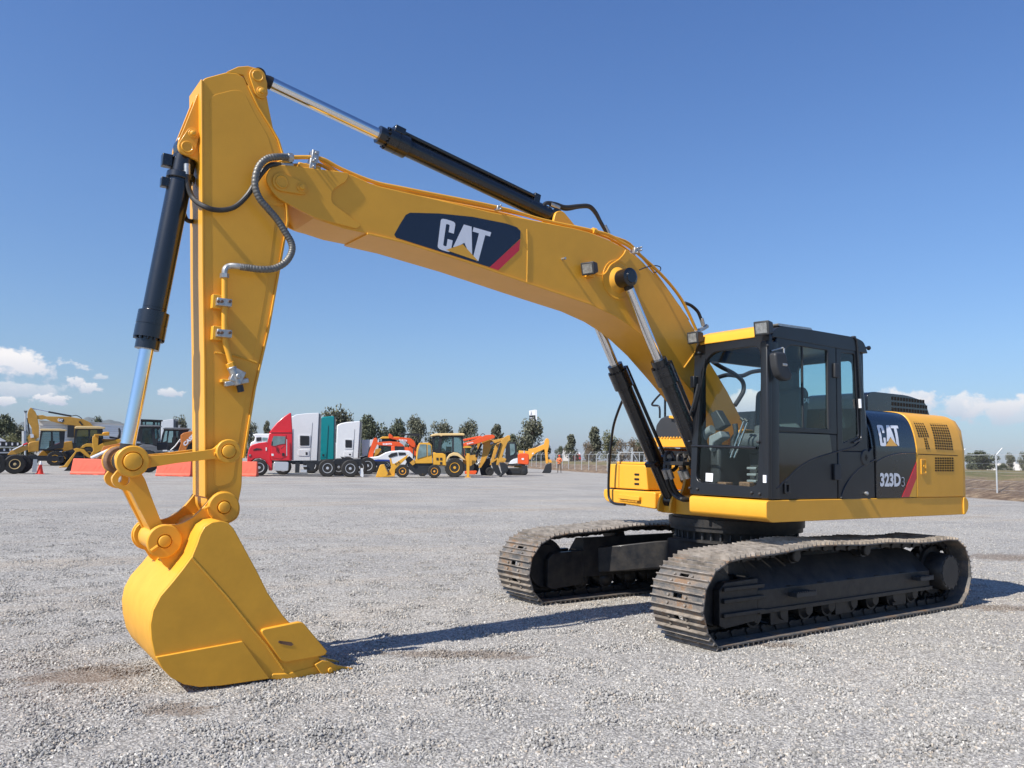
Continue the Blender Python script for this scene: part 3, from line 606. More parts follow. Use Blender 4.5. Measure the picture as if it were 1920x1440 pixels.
pts=[sy(a,b,CL+.001) for a,b in ((1577,934),(1583,915),(1597,893),(1615,876),(1641,862))]; d.tube(pts,.009,smooth=4); d.build('panel_crease','cab black',cabo)
c0=sy(1622.5,858,CL); d=MB(); d.rev((c0.x,CL-.01,c0.z),(0,1,0),[(0,.085),(.012,.085),(.02,.075),(.02,.02)],30); d.build('fuel_cap','cab black',cabo)
d=MB(); d.box(c0.x-.008,c0.x+.008,CL+.005,CL+.0135,c0.z-.03,c0.z+.03); d.box(c0.x-.022,c0.x+.022,CL+.005,CL+.0125,c0.z-.008,c0.z+.008); d.build('cap_keyhole','dark hole',cabo)
c0=sy(1623,925,CL); d=MB(); d.rev((c0.x,CL-.01,c0.z),(0,1,0),[(0,.02),(.03,.02),(.04,.01)],16); d.build('lower_knob','steel',cabo)
# rear corner post, rear wall with window, right wall with window
d=MB(); prof=[(-.43,1.355),(-.50,1.34),(-.56,1.28),(-.575,1.2),(-.54,1.2),(-.52,1.27),(-.47,1.32),(-.43,1.325)]
lo=[Vector((x,y,1.60)) for x,y in prof]; hi=[Vector((x+.13 if x<-.44 else x+.1,y-.01,2.78)) for x,y in prof]; d.pts(lo,hi); d.build('rear_post','cab black',cabo,bevel=.004,sharp=60)
d=MB(); d.ring(rr(.44,1.30,1.225,2.80,.05),rr(.52,1.2,1.95,2.66,.08),0,-.47,-.43); d.build('rear_wall','cab black',cabo)
d=MB(); d.prism(rr(.52,1.2,1.95,2.66,.08),0,-.455,-.450); d.build('rear_window','cab glass',cabo)
d=MB(); d.ring(rr(-.45,1.10,1.225,2.80,.08),rr(-.28,1.0,1.70,2.60,.14),1,CRt,CRt+.04); d.build('right_wall','cab black',cabo)
# front frame and windscreen
fo=[(.40,1.235),(1.362,1.235),(1.362,2.765),(1.30,2.775),(.50,2.765),(.44,2.70)]; fi=[(.475,1.36),(1.235,1.335),(1.275,2.56),(1.22,2.665),(.66,2.655),(.53,2.50)]
def fr(yz,x): return [(x-(z-1.2)*.018,y,z) for y,z in yz]
d=MB(); O=roundpoly(fo,[.01,.02,.05,.05,.08,.05],5); I=roundpoly(fi,[.09,.09,.1,.1,.14,.1],5)
Ls=[[d.bm.verts.new((x-(z-1.2)*.018,y,z)) for y,z in q] for q,x in ((O,1.115),(I,1.115),(I,1.16),(O,1.16))]
for k in range(4):
    A,B=Ls[k],Ls[(k+1)%4]
    for i in range(len(A)): d._f([A[i],A[(i+1)%len(A)],B[(i+1)%len(A)],B[i]])
d.build('front_frame','cab black',cabo,bevel=.006)
d=MB(); d.pts(fr(fi,1.128),fr(fi,1.133)); d.build('windscreen','cab glass',cabo)
d=MB(); a=sx(1297,836,1.15);b_=sx(1418,840,1.15); d.tube([(1.15,a.y,a.z),(1.15,b_.y,b_.z)],.013,n=8); d.build('windscreen_bar','cab black',cabo)
d=MB()
for px,py in ((1295,915),(1309,917),(1411,924),(1426,926),(1294,828),(1423,829),(1312,662),(1441,648)):
    p=sx(px,py,1.15); d.rev((1.155,p.y,p.z),(1,0,0),[(0,.014),(.015,.014),(.025,.006)],12)
d.build('frame_bolts','charcoal plastic',cabo)
d=MB(); d.pts(fr([(.585,1.37),(.675,1.368),(.68,1.45),(.587,1.452)],1.135),fr([(.585,1.37),(.675,1.368),(.68,1.45),(.587,1.452)],1.137)); d.build('windscreen_sticker','white decal',cabo)
d=MB(); p=sx(1434,897,1.162); d.box(1.155,1.166,p.y-.018,p.y+.018,p.z-.04,p.z+.03); d.build('post_sticker','white decal',cabo)
d=MB(); d.prism(roundpoly([(.98,1.36),(1.155,1.36),(1.155,1.27),(1.06,1.27)],.02,2),2,1.228,2.70); d.build('front_post','cab black',cabo,bevel=.012)
# roof
rp=roundpoly([(-.46,2.72),(-.40,2.835),(-.25,2.868),(.5,2.868),(.98,2.85),(1.07,2.79),(1.09,2.74)],[.01,.05,.08,.1,.08,.03,.01],5)
d=MB(); d.prism(rp,1,1.28,CL+.006); d.build('roof_side_rail','cab black',cabo,bevel=.02,seg=3)
d=MB(); d.prism([(x,z-.012) for x,z in rp],1,CRt-.01,1.281); d.build('roof','cab black',cabo,bevel=.01)
d=MB(); rp2=roundpoly([(.35,2.85),(.42,2.905),(.98,2.885),(1.115,2.84),(1.145,2.745),(1.10,2.74)],[.01,.03,.05,.05,.01,.01],5); d.prism(rp2,1,.52,1.20); d.build('roof_hatch','yellow paint',cabo,bevel=.02,seg=3)
d=MB(); d.prism(roundpoly([(.42,2.872),(.95,2.862),(.96,2.885),(.45,2.895)],.01,2),1,1.18,1.33); d.build('roof_plate','steel',cabo)
# work lamps on the roof corners
def worklamp(c,parent,s=.095,yaw=0,pitch=-8,arm=None,bm_='charcoal plastic'):
    e=empty('work_lamp',parent=parent); m=Matrix.Rotation(R(yaw),3,'Z')@Matrix.Rotation(R(-pitch),3,'Y'); c=Vector(c)
    k=MB(); k.pts([c+m@Vector((s*.45,y*s*.62,z*s*.52)) for y,z in ((-1,-1),(1,-1),(1,1),(-1,1))],[c+m@Vector((-s*.5,y*s*.42,z*s*.38)) for y,z in ((-1,-1),(1,-1),(1,1),(-1,1))]); k.build('lamp_housing',bm_,e,bevel=.01)
    k=MB(); k.pts([c+m@Vector((s*.455,y*s*.44,z*s*.36)) for y,z in ((-1,-1),(1,-1),(1,1),(-1,1))],[c+m@Vector((s*.47,y*s*.44,z*s*.36)) for y,z in ((-1,-1),(1,-1),(1,1),(-1,1))]); k.build('lamp_lens','lamp glass',e)
    if arm: k=MB(); k.tube([c-m@Vector((s*.4,0,0))]+[Vector(a) for a in arm],.014,n=8); k.build('lamp_bracket',bm_,e)
worklamp(sx(1433.5,615,1.20),cabo,.13,yaw=8,arm=[(1.09,1.30,2.82),(1.08,1.33,2.76)])
worklamp(sx(1305,633,1.20),cabo,.12,yaw=0,arm=[(1.10,.58,2.76),(1.10,.56,2.70)])
# mirror
mi=empty('mirror',parent=cabo); d=MB(); P=[sy(a,b,1.46) for a,b in ((1447,662),(1458,660),(1468,662),(1474,690),(1480,703),(1478,712),(1467,715),(1456,707),(1450,690))]
d.prism(roundpoly([(p.x,p.z) for p in P],.03,3),1,1.42,1.50); d.build('mirror_housing','charcoal plastic',mi,bevel=.02,seg=3)
d=MB(); d.tube([sy(1447,658,1.37),sy(1468,652,1.44),sy(1470,654,1.46),sy(1470,683,1.48)],.008,n=8); d.build('mirror_arm','steel',mi)
d=MB(); p=sy(1470,684,1.49); d.cyl(p-Vector((.03,0,0)),p+Vector((.03,0,0)),.016); d.build('mirror_clamp','steel',mi)
# hinges, door handle, hand rail at rear edge, wiper
for (a,b_,c_,e_) in ((1562,681,1571,709),(1562,870,1574,900)):
    p=sy(a,b_,CL);q=sy(c_,e_,CL); d=MB(); d.box(min(p.x,q.x),max(p.x,q.x),CL-.002,CL+.022,q.z,p.z); d.build('door_hinge','charcoal plastic',cabo,bevel=.006)
d=MB(); p=sy(1470,905,CL);q=sy(1481,926,CL); d.ring(rr(q.x,p.x,q.z,p.z,.015,3),rr(q.x+.025,p.x-.02,q.z+.02,p.z-.02,.01,3),1,CL-.005,CL+.012); d.build('door_handle','cab black',cabo,bevel=.003)
d=MB(); d.tube([sy(a,b,CL+.012) for a,b in ((1602,632),(1607,645),(1611,700),(1614,760),(1615,815),(1611,824),(1600,830))],.010,smooth=4,n=8); d.build('rear_grab_bar','black paint',cabo)
d=MB(); p=sy(1612,748,CL+.018);q=sy(1613,765,CL+.018); d.tube([p,q],.015,n=8); d.build('bar_marker','white decal',cabo)
d=MB(); p=sy(1613,651,1.33); d.cyl(p,p+Vector((-.10,.02,.0)),.012); d.rev(p+Vector((-.10,.02,0)),(-1,0.2,0),[(0,.01),(.006,.022),(.02,.024),(.034,.015)],14); d.build('rear_knob','black paint',cabo)
d=MB(); p=sy(1600,624,1.30); d.rev((p.x,1.30,2.86),(0,0,1),[(0,.03),(.03,.026),(.035,.01)],14); d.build('roof_knob','charcoal plastic',cabo)
d=MB(); d.tube([sx(a,b,1.19) for a,b in ((1309,720),(1300,757),(1290,787),(1283,812),(1282,816))],.012,n=8,smooth=3); d.build('front_grab_bar','charcoal plastic',cabo)
d=MB(); p=sx(1301,716,1.18); d.box(1.13,1.20,p.y-.035,p.y+.02,p.z-.06,p.z+.06); p=sx(1286,812,1.18); d.box(1.12,1.2,p.y-.02,p.y+.03,p.z-.03,p.z+.03); d.build('bar_bracket','cab black',cabo,bevel=.008)
d=MB(); d.tube([sx(a,b,1.142) for a,b in ((1322,672),(1316,715),(1308,770),(1303,815))],.007,n=6); d.build('wiper','cab black',cabo)
# inside of the cab
st=empty('operator_seat',parent=cabo)
d=MB(); d.prism(roundpoly([(.32,1.70),(.80,1.70),(.84,1.80),(.78,1.86),(.34,1.84)],.05,4),1,.62,1.14); d.build('seat_cushion','seat fabric',st,bevel=.04,seg=3)
d=MB(); d.prism(roundpoly([(.30,1.80),(.44,1.80),(.40,2.30),(.30,2.34),(.24,2.28)],.05,4),1,.60,1.16); d.build('seat_back','seat fabric',st,bevel=.05,seg=3)
d=MB(); d.prism(roundpoly([(.26,2.30),(.39,2.30),(.38,2.48),(.29,2.50),(.25,2.46)],.05,4),1,.73,1.05); d.build('head_rest','seat fabric',st,bevel=.05,seg=3)
hm=quadmap((.37,1.175,2.165),(.27,1.175,2.165),(.27,1.175,2.215),(.37,1.175,2.215)); sheet([LC,LA,LT],hm,'seat_lettering','white decal',st)
d=MB(); d.box(.0,.95,.47,.60,1.3,1.74); d.box(.0,.85,1.16,1.27,1.3,1.72); d.build('side_consoles','charcoal plastic',cabo,bevel=.03)
d=MB(); d.box(-.42,1.10,.45,1.32,1.235,1.30); d.build('cab_floor','grey console',cabo)
d=MB(); d.box(.10,.14,.5,1.3,1.5,1.62); d.build('seat_base','rust',cabo)
d=MB(); d.tube([sx(a,b,1.0) for a,b in ((1314,908),(1312,870),(1316,830),(1324,812),(1336,805))],.045,smooth=4,n=12); d.build('left_console_arm','grey console',cabo)
d=MB(); A=1.0
p=[sx(a,b,A) for a,b in ((1331,775),(1343,768),(1360,797),(1341,808))]; d.prism([(v.y,v.z) for v in p],0,.9,A); d.build('monitor','charcoal plastic',cabo,bevel=.012)
d=MB(); p=[sx(a,b,A) for a,b in ((1331,818),(1352,808),(1356,820),(1340,830),(1334,848),(1331,838))]; d.prism([(v.y,v.z) for v in p],0,.88,A+.02); d.build('armrest','grey console',cabo,bevel=.012)
for x0,y0,x1,y1 in ((1395,789,1370,858),(1402,791,1377,858)):
    d=MB(); a=sx(x0,y0,.95);b_=sx(x1,y1,.95); d.cyl(a,b_,.010,n=10); d.build('travel_lever','chrome',cabo)
    d=MB(); d.cyl(a,a+(a-b_).normalized()*.03+Vector((0,-.05,0)),.016,n=10); d.build('lever_grip','charcoal plastic',cabo)
d=MB(); d.tube([sx(a,b,.85) for a,b in ((1378,795),(1380,812),(1375,826),(1374,850))],lambda t:.028-.012*t if t<.4 else .018+.03*(t-.4),smooth=3,n=12); d.build('joystick','charcoal plastic',cabo)
d=MB()
for x0,x1 in ((1345,1366),(1390,1410)):
    a=sx(x0,909,1.02);b_=sx(x1,912,1.02); d.prism([(a.y,a.z-.02),(b_.y,b_.z-.02),(b_.y,b_.z+.04),(a.y,a.z+.03)],0,.95,1.06)
d.build('pedals','rust',cabo,bevel=.01)
d=MB(); d.box(.2,.25,.50,1.22,1.50,1.55); d.build('red_crossbar','red decal',cabo)
d=MB()
for k in range(4): p=sx(1410,878+k*12,.98); d.box(.9,1.0,p.y-.05,p.y+.06,p.z-.012,p.z+.012)
d.build('seat_bellows','grey console',cabo,bevel=.006)
d=MB(); c0=sx(1372,880,.6); d.box(.5,.62,.7,.95,1.3,1.66); d.build('lever_console','charcoal plastic',cabo,bevel=.02)
# ---------------------------------------------------------------- boom
BW=.222
boom=empty('boom',parent=ex)
btop=[(5.52,3.545),(5.50,3.625),(5.455,3.69),(5.38,3.722),(5.285,3.735),(5.084,3.776),(4.96,3.79),(4.85,3.785),(4.70,3.752),(4.6,3.742),(4.148,3.74),(3.52,3.735),(3.16,3.745),(2.87,3.75),(2.6,3.757),(2.4,3.752),(2.156,3.722),(1.889,3.655),(1.678,3.565),(1.425,3.405),(1.131,3.17),(.916,2.93),(.694,2.62),(.42,2.33),(.20,2.05),(.10,1.88),(.09,1.74),(.16,1.66),(.27,1.655),(.36,1.70)]
bbot=[(.55,1.93),(.81,2.164),(1.155,2.44),(1.47,2.68),(1.70,2.82),(1.87,2.905),(2.07,2.98),(2.375,3.052),(2.735,3.10),(3.11,3.152),(3.77,3.248),(4.40,3.318),(4.706,3.333),(4.90,3.338),(5.15,3.374),(5.46,3.49)]
def plate(name,prof,y0,y1,m,parent,bevel=.006,**k):
    mb=MB(); mb.prism(prof,1,y0,y1); return mb.build(name,m,parent,bevel=bevel,**k)
body=btop+bbot
plate('boom_body',body[2:-1],YC-BW,YC+BW,'yellow paint',boom,bevel=.007,sharp=25)
# head cheeks, bottom plate with its protruding edge, weld seams
hd=roundpoly([(5.55,3.60),(5.50,3.72),(5.30,3.75),(4.88,3.79),(4.90,3.72),(5.02,3.62),(5.02,3.52),(4.76,3.385),(4.80,3.35),(5.14,3.372),(5.46,3.475)],[.09,.06,.04,.02,.05,.05,.05,.03,.03,.05,.1],4)
for s in (1,-1): plate('boom_head_plate',hd,YC+s*(BW-.01),YC+s*(BW+.014),'yellow paint',boom,bevel=.004)
mb=MB(); e=[(x,z) for x,z in bbot[1:-3]]
lo=[(x,z-.012) for x,z in e]; pr=e+lo[::-1]
mb.prism([(x,z+.004) for x,z in e]+lo[::-1],1,YC-BW-.012,YC+BW+.012); mb.build('boom_bottom_plate','yellow paint',boom,bevel=.003,sharp=25)
mb=MB()
mb.tube([sy(a,b,YC+BW) for a,b in ((988,430),(989,470),(988,531))],.006,n=6); mb.build('boom_weld','weld',boom)
mb=MB(); mb.tube([sy(a,b,YC+BW) for a,b in ((1304,659),(1282,690))],.009,n=6); mb.build('boom_weld','weld',boom)
def pinplate(name,c1,c2,y,side,r1=.062,r2=.045,parent=boom,m='yellow paint'):
    a=sy(*c1,y);b=sy(*c2,y); d=(b-a).normalized(); n=Vector((-d.z,0,d.x)); L=[]
    for k in range(9): t=math.pi*k/8; L.append(a+n*math.cos(t)*r1-d*math.sin(t)*r1)
    for k in range(9): t=math.pi*k/8; L.append(b-n*math.cos(t)*r2+d*math.sin(t)*r2)
    mb=MB(); mb.prism([(p.x,p.z) for p in L],1,y,y+.016*side)
    mb.rev((a.x,y+.016*side,a.z),(0,side,0),[(0,r1*.72),(.008,r1*.72),(.012,r1*.6),(.006,r1*.5),(.006,.01)],24)
    mb.rev((b.x,y+.016*side,b.z),(0,side,0),[(0,r2*.75),(.008,r2*.75),(.008,r2*.45),(.026,r2*.42),(.03,.01)],12)
    return mb.build(name,m,parent,bevel=.003)
pinplate('pin_retainer',(527,342),(564,353),YC+BW+.015,1,.07,.05)
# maker panel on the boom side
YD=YC+BW+.003
def P3(px,off=0): return [sy(a,b,YD+off) for a,b in px]
def decal(px,name,m,off=0,parent=boom):
    P=P3(px,off); mb=MB(); mb.pts(P,[p-Vector((0,.0025,0)) for p in P]); return mb.build(name,m,parent)
decal([(769,398.8),(823.8,400.3),(886,406.6),(948.8,419),(969,426),(976,433),(975.8,447),(930,490),(917.8,500.6),(823.8,471),(743,445.5),(739.5,440),(742,435),(751.9,417.5),(761,403)],'maker_panel','navy decal')
decal([(975.5,448.8),(973.5,469.5),(934.5,506.6),(918,501)],'panel_stripe','red decal')
Q=[sy(a,b,YD+.0015) for a,b in ((820,466),(905,493),(921,435.5),(827,408.5))]; mp=quadmap(Q[0],Q[1],Q[2],Q[3])
LCb=[(u,v) for u,v in LC]
sheet([LC,LA,LT],mp,'boom_lettering','white decal',boom)
Q2=[sy(a,b,YD+.003) for a,b in ((820,466),(905,493),(921,435.5),(827,408.5))]; mp2=quadmap(*Q2)
sheet([[(.18,.04),(.50,.38),(.90,.01)]],mp2,'boom_triangle','amber decal',boom)
# cylinder boss on both sides
for s,yy in ((1,CYN),(-1,CYF)):
    c=Vector((2.02,YC+s*BW,3.335)); mb=MB(); mb.rev(c,(0,s,0),[(0,.20),(.008,.20),(.008,.185),(.004,.18),(.01,.13),(.055,.085),(.06,.075)],36); mb.build('cylinder_boss','yellow paint',boom,bevel=.002)
# fittings on the boom side
mb=MB(); a=sy(1054,486,YC+BW); mb.cyl(a,a+Vector((0,.05,0)),.012,n=10); mb.build('grease_nipple','steel',boom)
worklamp(sy(1107,503,YC+BW+.09)+Vector((0,0,0)),boom,.12,yaw=18,pitch=-14)
mb=MB(); p=sy(1101,506,YC+BW); mb.box(p.x-.05,p.x+.03,YC+BW,YC+BW+.06,p.z-.075,p.z-.05); mb.box(p.x-.03,p.x+.0,YC+BW,YC+BW+.08,p.z-.06,p.z+.06); mb.build('lamp_mount','yellow paint',boom,bevel=.004)
mb=MB(); mb.tube([sy(a,b,YC+BW+.012) for a,b in ((1119,514),(1131,515),(1138,508),(1145,497),(1160,487),(1170,476),(1173,469))],.007,smooth=4,n=6); mb.build('lamp_cable','yellow paint',boom)
# hydraulic lines along the boom top
def hose(name,pts,r,m,parent,sm=5,n=10):
    mb=MB(); mb.tube([sy(a,b,y) for a,b,y in pts],r,n=n,smooth=sm); return mb.build(name,m,parent)
yl=YC+BW-.04
hose('hydraulic_line',[(548,295,yl),(600,297,yl),(640,317,yl),(700,341,yl),(760,354,yl),(930,388,yl),(1020,413,yl),(1100,430,yl),(1140,440,yl),(1163,453,yl),(1190,470,yl),(1240,515,yl),(1278,562,yl),(1306,620,yl)],.016,'yellow paint',boom)
yl2=YC+BW-.09
hose('hydraulic_line',[(548,310,yl2),(575,309,yl2),(600,309,yl2),(640,330,yl2),(700,352,yl2),(930,398,yl2),(1000,416,yl2),(1140,446,yl2),(1230,522,yl2),(1300,620,yl2)],.014,'yellow paint',boom)

yl3=YC-.10
hose('hydraulic_line',[(600,300,yl3),(660,338,yl3),(720,352,yl3),(930,392,yl3),(1140,441,yl3),(1200,477,yl3),(1290,600,yl3)],.014,'yellow paint',boom)
for px,py,s in ((588,296,.05),(584,310,.045),(933,391,.032),(1189,471,.045),(1196,468,.03)):
    p=sy(px,py,YC+BW-.03); mb=MB(); mb.obox(p,(s*1.1,s*1.6,s*2.0 if px<700 else s*1.3),Matrix.Rotation(R(-5),3,'Y')); 
    for q in (-1,1): mb.cyl(p+Vector((0,.03,q*s*.5)),p+Vector((0,.06,q*s*.5)),.01,n=6)
    mb.build('line_clamp','steel',boom,bevel=.004)
mb=MB(); p=sy(577,316,YC+BW-.06); mb.box(p.x-.09,p.x+.09,p.y-.06,p.y+.05,p.z-.10,p.z+.02); mb.build('clamp_block','yellow paint',boom,bevel=.006)
mb=MB(); p=sy(1114,433,YC+BW-.03); mb.cyl(p-Vector((.02,0,0)),p+Vector((.02,0,0)),.03,n=12); p=sy(1129,447,yl); mb.tube([p,p-Vector((.02,0,.07))],.012); mb.build('line_coupling','yellow paint',boom)
# ---------------------------------------------------------------- stick
stick=empty('stick',parent=ex); WS=.168; yn=YC+WS
SP=[(378.8,151),(385,146),(426,135),(446,137.5),(459,147),(464,161),(482.5,200),(507.5,240),(520,262),(527.8,287),(537.5,414),(519.4,517),(500.9,620.8),(476,727.7),(464,800),(455,859),(453.5,911),(441,975),(402,975),(388,950),(387,932),(384.8,672.7),(382,517),(379.5,300)]
sp=XZ(SP,yn)
sp=roundpoly(sp,[.04]+[.02]*(len(sp)-1),2)
plate('stick_body',sp,YC-WS,YC+WS,'yellow paint',stick,bevel=.006,sharp=25)
hp=XZ([(424,136),(445,126.5),(463.75,125),(482.5,130),(495,141),(500,157),(499,182.5),(503.75,207.5),(511,242.5),(522,266),(500,228),(478,190),(464,161),(455,142)],yn-.02)
for s in (1,-1): plate('stick_head_lug',hp,YC+s*(WS-.02)-.018,YC+s*(WS-.02)+.018,'yellow paint',stick,bevel=.005)
# proud side cover and rear/front flange edges
for s in (1,-1):
    y=YC+s*WS
    inn=XZ([(393,180),(440,168),(457,172),(478,214),(502,254),(515,300),(518,400),(503,520),(487,610),(466,712),(452,800),(441,870),(437,905),(401,915),(398,520)],yn)
    plate('stick_side_plate',roundpoly(inn,.05,3),y-.004,y+.002*s if s>0 else y-.002,'yellow paint',stick,bevel=.002)
rb=XZ([(464,161),(482.5,200),(507.5,240),(520,262),(527.8,287),(537.5,414),(519.4,517),(500.9,620.8),(476,727.7),(464,800),(455,859)],yn)
mb=MB(); out=[(x-.014,z) for x,z in rb]; mb.prism([(x+.002,z) for x,z in rb]+out[::-1],1,YC-WS-.012,YC+WS+.012); mb.build('stick_rear_plate','yellow paint',stick,bevel=.003,sharp=25)
fb=XZ([(379.5,150),(380.5,300),(382,517),(384.8,672.7),(387,932)],yn)
mb=MB(); mb.prism([(x-.002,z) for x,z in fb]+[(x+.012,z) for x,z in fb[::-1]],1,YC-WS-.008,YC+WS+.008); mb.build('stick_front_plate','yellow paint',stick,bevel=.003,sharp=25)
mb=MB(); mb.prism(XZ([(497,612),(506,628),(487,700),(480,712)],yn),1,YC-.1,YC+.1); mb.build('stick_gusset','yellow paint',stick,bevel=.004)
# bucket cylinder lugs on the stick front
lug=XZ([(372,172),(379,250),(378,320),(372,302),(352,293),(338,287),(333,276),(335,262),(343,245)],YC+.09)
for s in (1,-1): plate('cylinder_lug',roundpoly(lug,.03,3),YC+s*.085-.016,YC+s*.085+.016,'yellow paint',stick,bevel=.005)
pinplate('pin_retainer',(350,277),(361,252),YC+.105,1,.06,.045,stick)
pinplate('pin_retainer',(482,144),(489,173),YC+WS+.002,1,.062,.05,stick)
mb=MB(); a=sy(517,339,YC); mb.cyl((a.x-.0,YC-BW+.0,a.z),(a.x,YC+BW,a.z),.10,n=30); mb.build('stick_pivot','yellow paint',stick,bevel=.006)
mb=MB(); c=sy(516,345,yn); mb.rev((c.x,yn-.01,c.z),(0,1,0),[(0,.17),(.014,.165),(.02,.15),(.02,.02)],36); c=sy(500,440,yn); mb.build('pivot_boss','yellow paint',stick)
def cylinder(name,a,b,bar,rod,gl,t0,t1,rr_=1.55,parent=ex):
    """hydraulic ram: rod eye at a, base eye at b; barrel between t0..t1 of the way"""
    a=Vector(a);b=Vector(b); d=(b-a).normalized(); L=(b-a).length; e=empty(name,parent=parent)
    g0=a+d*L*t0
    m=MB(); m.rev(a+d*.03,d,[(0,rod*.8),(.06,rod*1.02),(.09,rod*1.02)],24); m.cyl(a-Vector((0,.07,0)),a+Vector((0,.07,0)),rod*rr_,n=24); m.build('rod_eye','frame black',e,bevel=.006)
    m=MB(); m.cyl(a+d*.10,g0,rod,n=32); m.build('rod','chrome',e)
    m=MB(); m.rev(g0,d,[(0,gl*.70),(.0,gl*.78),(.08,gl*.78),(.08,gl),(.165,gl),(.165,gl*.96),(.175,gl*.96),(.175,gl),(.27,gl),(.28,bar),(.30,bar)],36)
    t=d.orthogonal().normalized(); bb=d.cross(t)
    for k in range(12): o=(t*math.cos(k*.5236)+bb*math.sin(k*.5236))*gl*.88; m.cyl(g0+o+d*.065,g0+o+d*.082,.011,n=6)
    m.build('gland','black paint',e)
    m=MB(); m.cyl(g0+d*.29,b-d*bar*.9,bar,n=36); m.build('barrel','black paint',e,bevel=.006)
    m=MB(); m.cyl(b-Vector((0,.07,0)),b+Vector((0,.07,0)),bar*1.0,n=28); m.cyl(b-d*bar*1.1,b-d*bar*.3,bar*.8,n=20); m.build('base_eye','black paint',e,bevel=.008)
    return e,a,b,d
def frac(px,py,y,a,b):
    q=sy(px,py,y); a=Vector(a);b=Vector(b); return (q-a).dot(b-a)/(b-a).length_squared
# bucket cylinder (base eye at the top)
TOP=sy(350,277,YC); LEV=Vector((6.345,YC,1.487))
bc,_,_,dd=cylinder('bucket_cylinder',LEV,TOP,.082,.049,.105,frac(275,655,YC,LEV,TOP),1)
m=MB(); p=sy(329,305,YC); m.obox(p+Vector((.06,0,0)),(.07,.07,.09),Matrix.Identity(3)); p=sy(323,345,YC); m.obox(p+Vector((.05,0,0)),(.06,.06,.07),Matrix.Identity(3)); m.rev(TOP-dd*.26,dd,[(0,.09),(0,.1),(.05,.1),(.05,.09)],30); m.build('cylinder_ports','black paint',bc,bevel=.006)
# stick cylinder
SA=Vector((sy(482,144,YC).x,YC,sy(482,144,YC).z)); SB=sy(1038,408,YC); FS=frac(705,267,YC,SA,SB)
scyl,_,_,dd=cylinder('stick_cylinder',SA,SB,.076,.050,.098,FS,1,1.0)
n_=Vector((-dd.z,0,dd.x)); n_=n_ if n_.z>0 else -n_
m=MB(); a=SA+dd*((SB-SA).length*FS+.16); b_=SA+dd*((SB-SA).length-.26)
m.tube([a+n_*.105,b_+n_*.105],.018); m.tube([a+n_*.095+Vector((0,.045,0)),b_+n_*.095+Vector((0,.045,0))],.016)
m.obox(a+n_*.09+Vector((0,.02,0)),(.10,.12,.06),Matrix((dd,(0,1,0),n_)).transposed()); m.obox(b_+n_*.08+Vector((0,.0,0)),(.07,.12,.10),Matrix((dd,(0,1,0),n_)).transposed()); m.build('cylinder_lines','black paint',scyl,bevel=.006)
for s in (1,-1): plate('cylinder_ear',roundpoly([(SB.x-.42,3.70),(SB.x-.25,3.78),(SB.x-.03,SB.z+.05),(SB.x+.05,SB.z+.03),(SB.x+.075,SB.z-.05),(SB.x+.09,3.72)],.045,4),YC+s*.09-.016,YC+s*.09+.016,'yellow paint',boom)
for k,(dy,du) in enumerate(((.0,0),(.05,4))):
    hose('boom_hose',[(1014,392,YC+dy),(1024,381,YC+dy),(1040,384-du/2,YC+dy),(1060,392-du,YC+dy),(1085,388-du/2,YC+dy),(1104,388-du/2,YC+dy),(1116,399-du/2,YC+dy),(1126,416,YC+dy),(1137,435,YC+dy),(1150,453,YC+dy)],.019,'hose',scyl,sm=6)
for px,py,ax_,bx_ in ((1040,387,1032,1048),(1137,431,1133,1141)):
    m=MB(); m.cyl(sy(ax_,py-4 if px<1100 else py-8,YC+.05),sy(bx_,py+3 if px<1100 else py+8,YC+.05),.024,n=12); m.build('hose_ferrule','steel',scyl)
# boom cylinders
LN=[(2.02,3.335),(.70,1.13)]
for yy,s in ((CYN,1),(CYF,-1)):
    e_,a,b,dd=cylinder('boom_cylinder',(LN[0][0],yy,LN[0][1]),(.70,yy,1.13),.082,.047,.105,.345,1)
    m=MB(); m.rev((2.02,yy-.06*s,3.335),(0,s,0),[(0,.07),(0,.09),(.14,.09),(.145,.075),(.15,.06),(.16,.058),(.16,.01)],30); m.build('pin_cap','black paint',e_)
    m=MB(); tt=Vector((-dd.z,0,dd.x)); tt=tt if tt.x<0 else -tt
    p0=a+dd*((b-a).length*.345+.12)+tt*.14; p1=a+dd*((b-a).length*.80)+tt*.15; m.tube([p0-tt*.04,p0,p1,p1+dd*.1-tt*.05],.02); m.obox(p0-tt*.05,(.09,.07,.09),Matrix((dd,(0,1,0),tt)).transposed()); m.obox(b-dd*.50,(.05,.15,.2),Matrix((dd,(0,1,0),tt)).transposed()); m.build('cylinder_lines','black paint',e_,bevel=.006)
# hoses and fittings between stick and boom
def P_(l,y): return [(a,b,y) for a,b in l]
y1=YC+BW+.06
m=MB(); path=[Vector(sy(a,b,y)) for a,b,y in [(540,295,YC+BW),(520,294,y1),(500,298,y1),(484,315,y1),(478,345,y1),(486,371,y1),(503,392,y1),(520,412,y1),(534,434,y1),(546,455,y1),(547,472,y1),(536,491,y1),(515,503,y1),(490,505,y1),(465,502,y1-.02),(450,500,y1-.03)]]
def rib(t): return .0255+.0013*math.sin(t*420)
m.tube(path,rib,n=14,smooth=22); sh_=m.build('armoured_hose','braid',stick,sharp=60)
hose('jumper_hose',[(527,309,YC+BW-.02),(508,309,y1-.03),(493,322,y1-.04),(480,340,y1-.05),(464,366,y1-.06),(440,388,y1-.06),(412,394,yn+.05),(385,388,yn+.05),(362,372,YC+.1),(352,345,YC+.08),(351,318,YC+.08)],.019,'hose',stick,sm=6)
hose('jumper_hose',[(343,395,YC-.1),(350,412,YC-.05),(362,415,YC-.1),(372,413,YC-.15)],.017,'hose',stick)
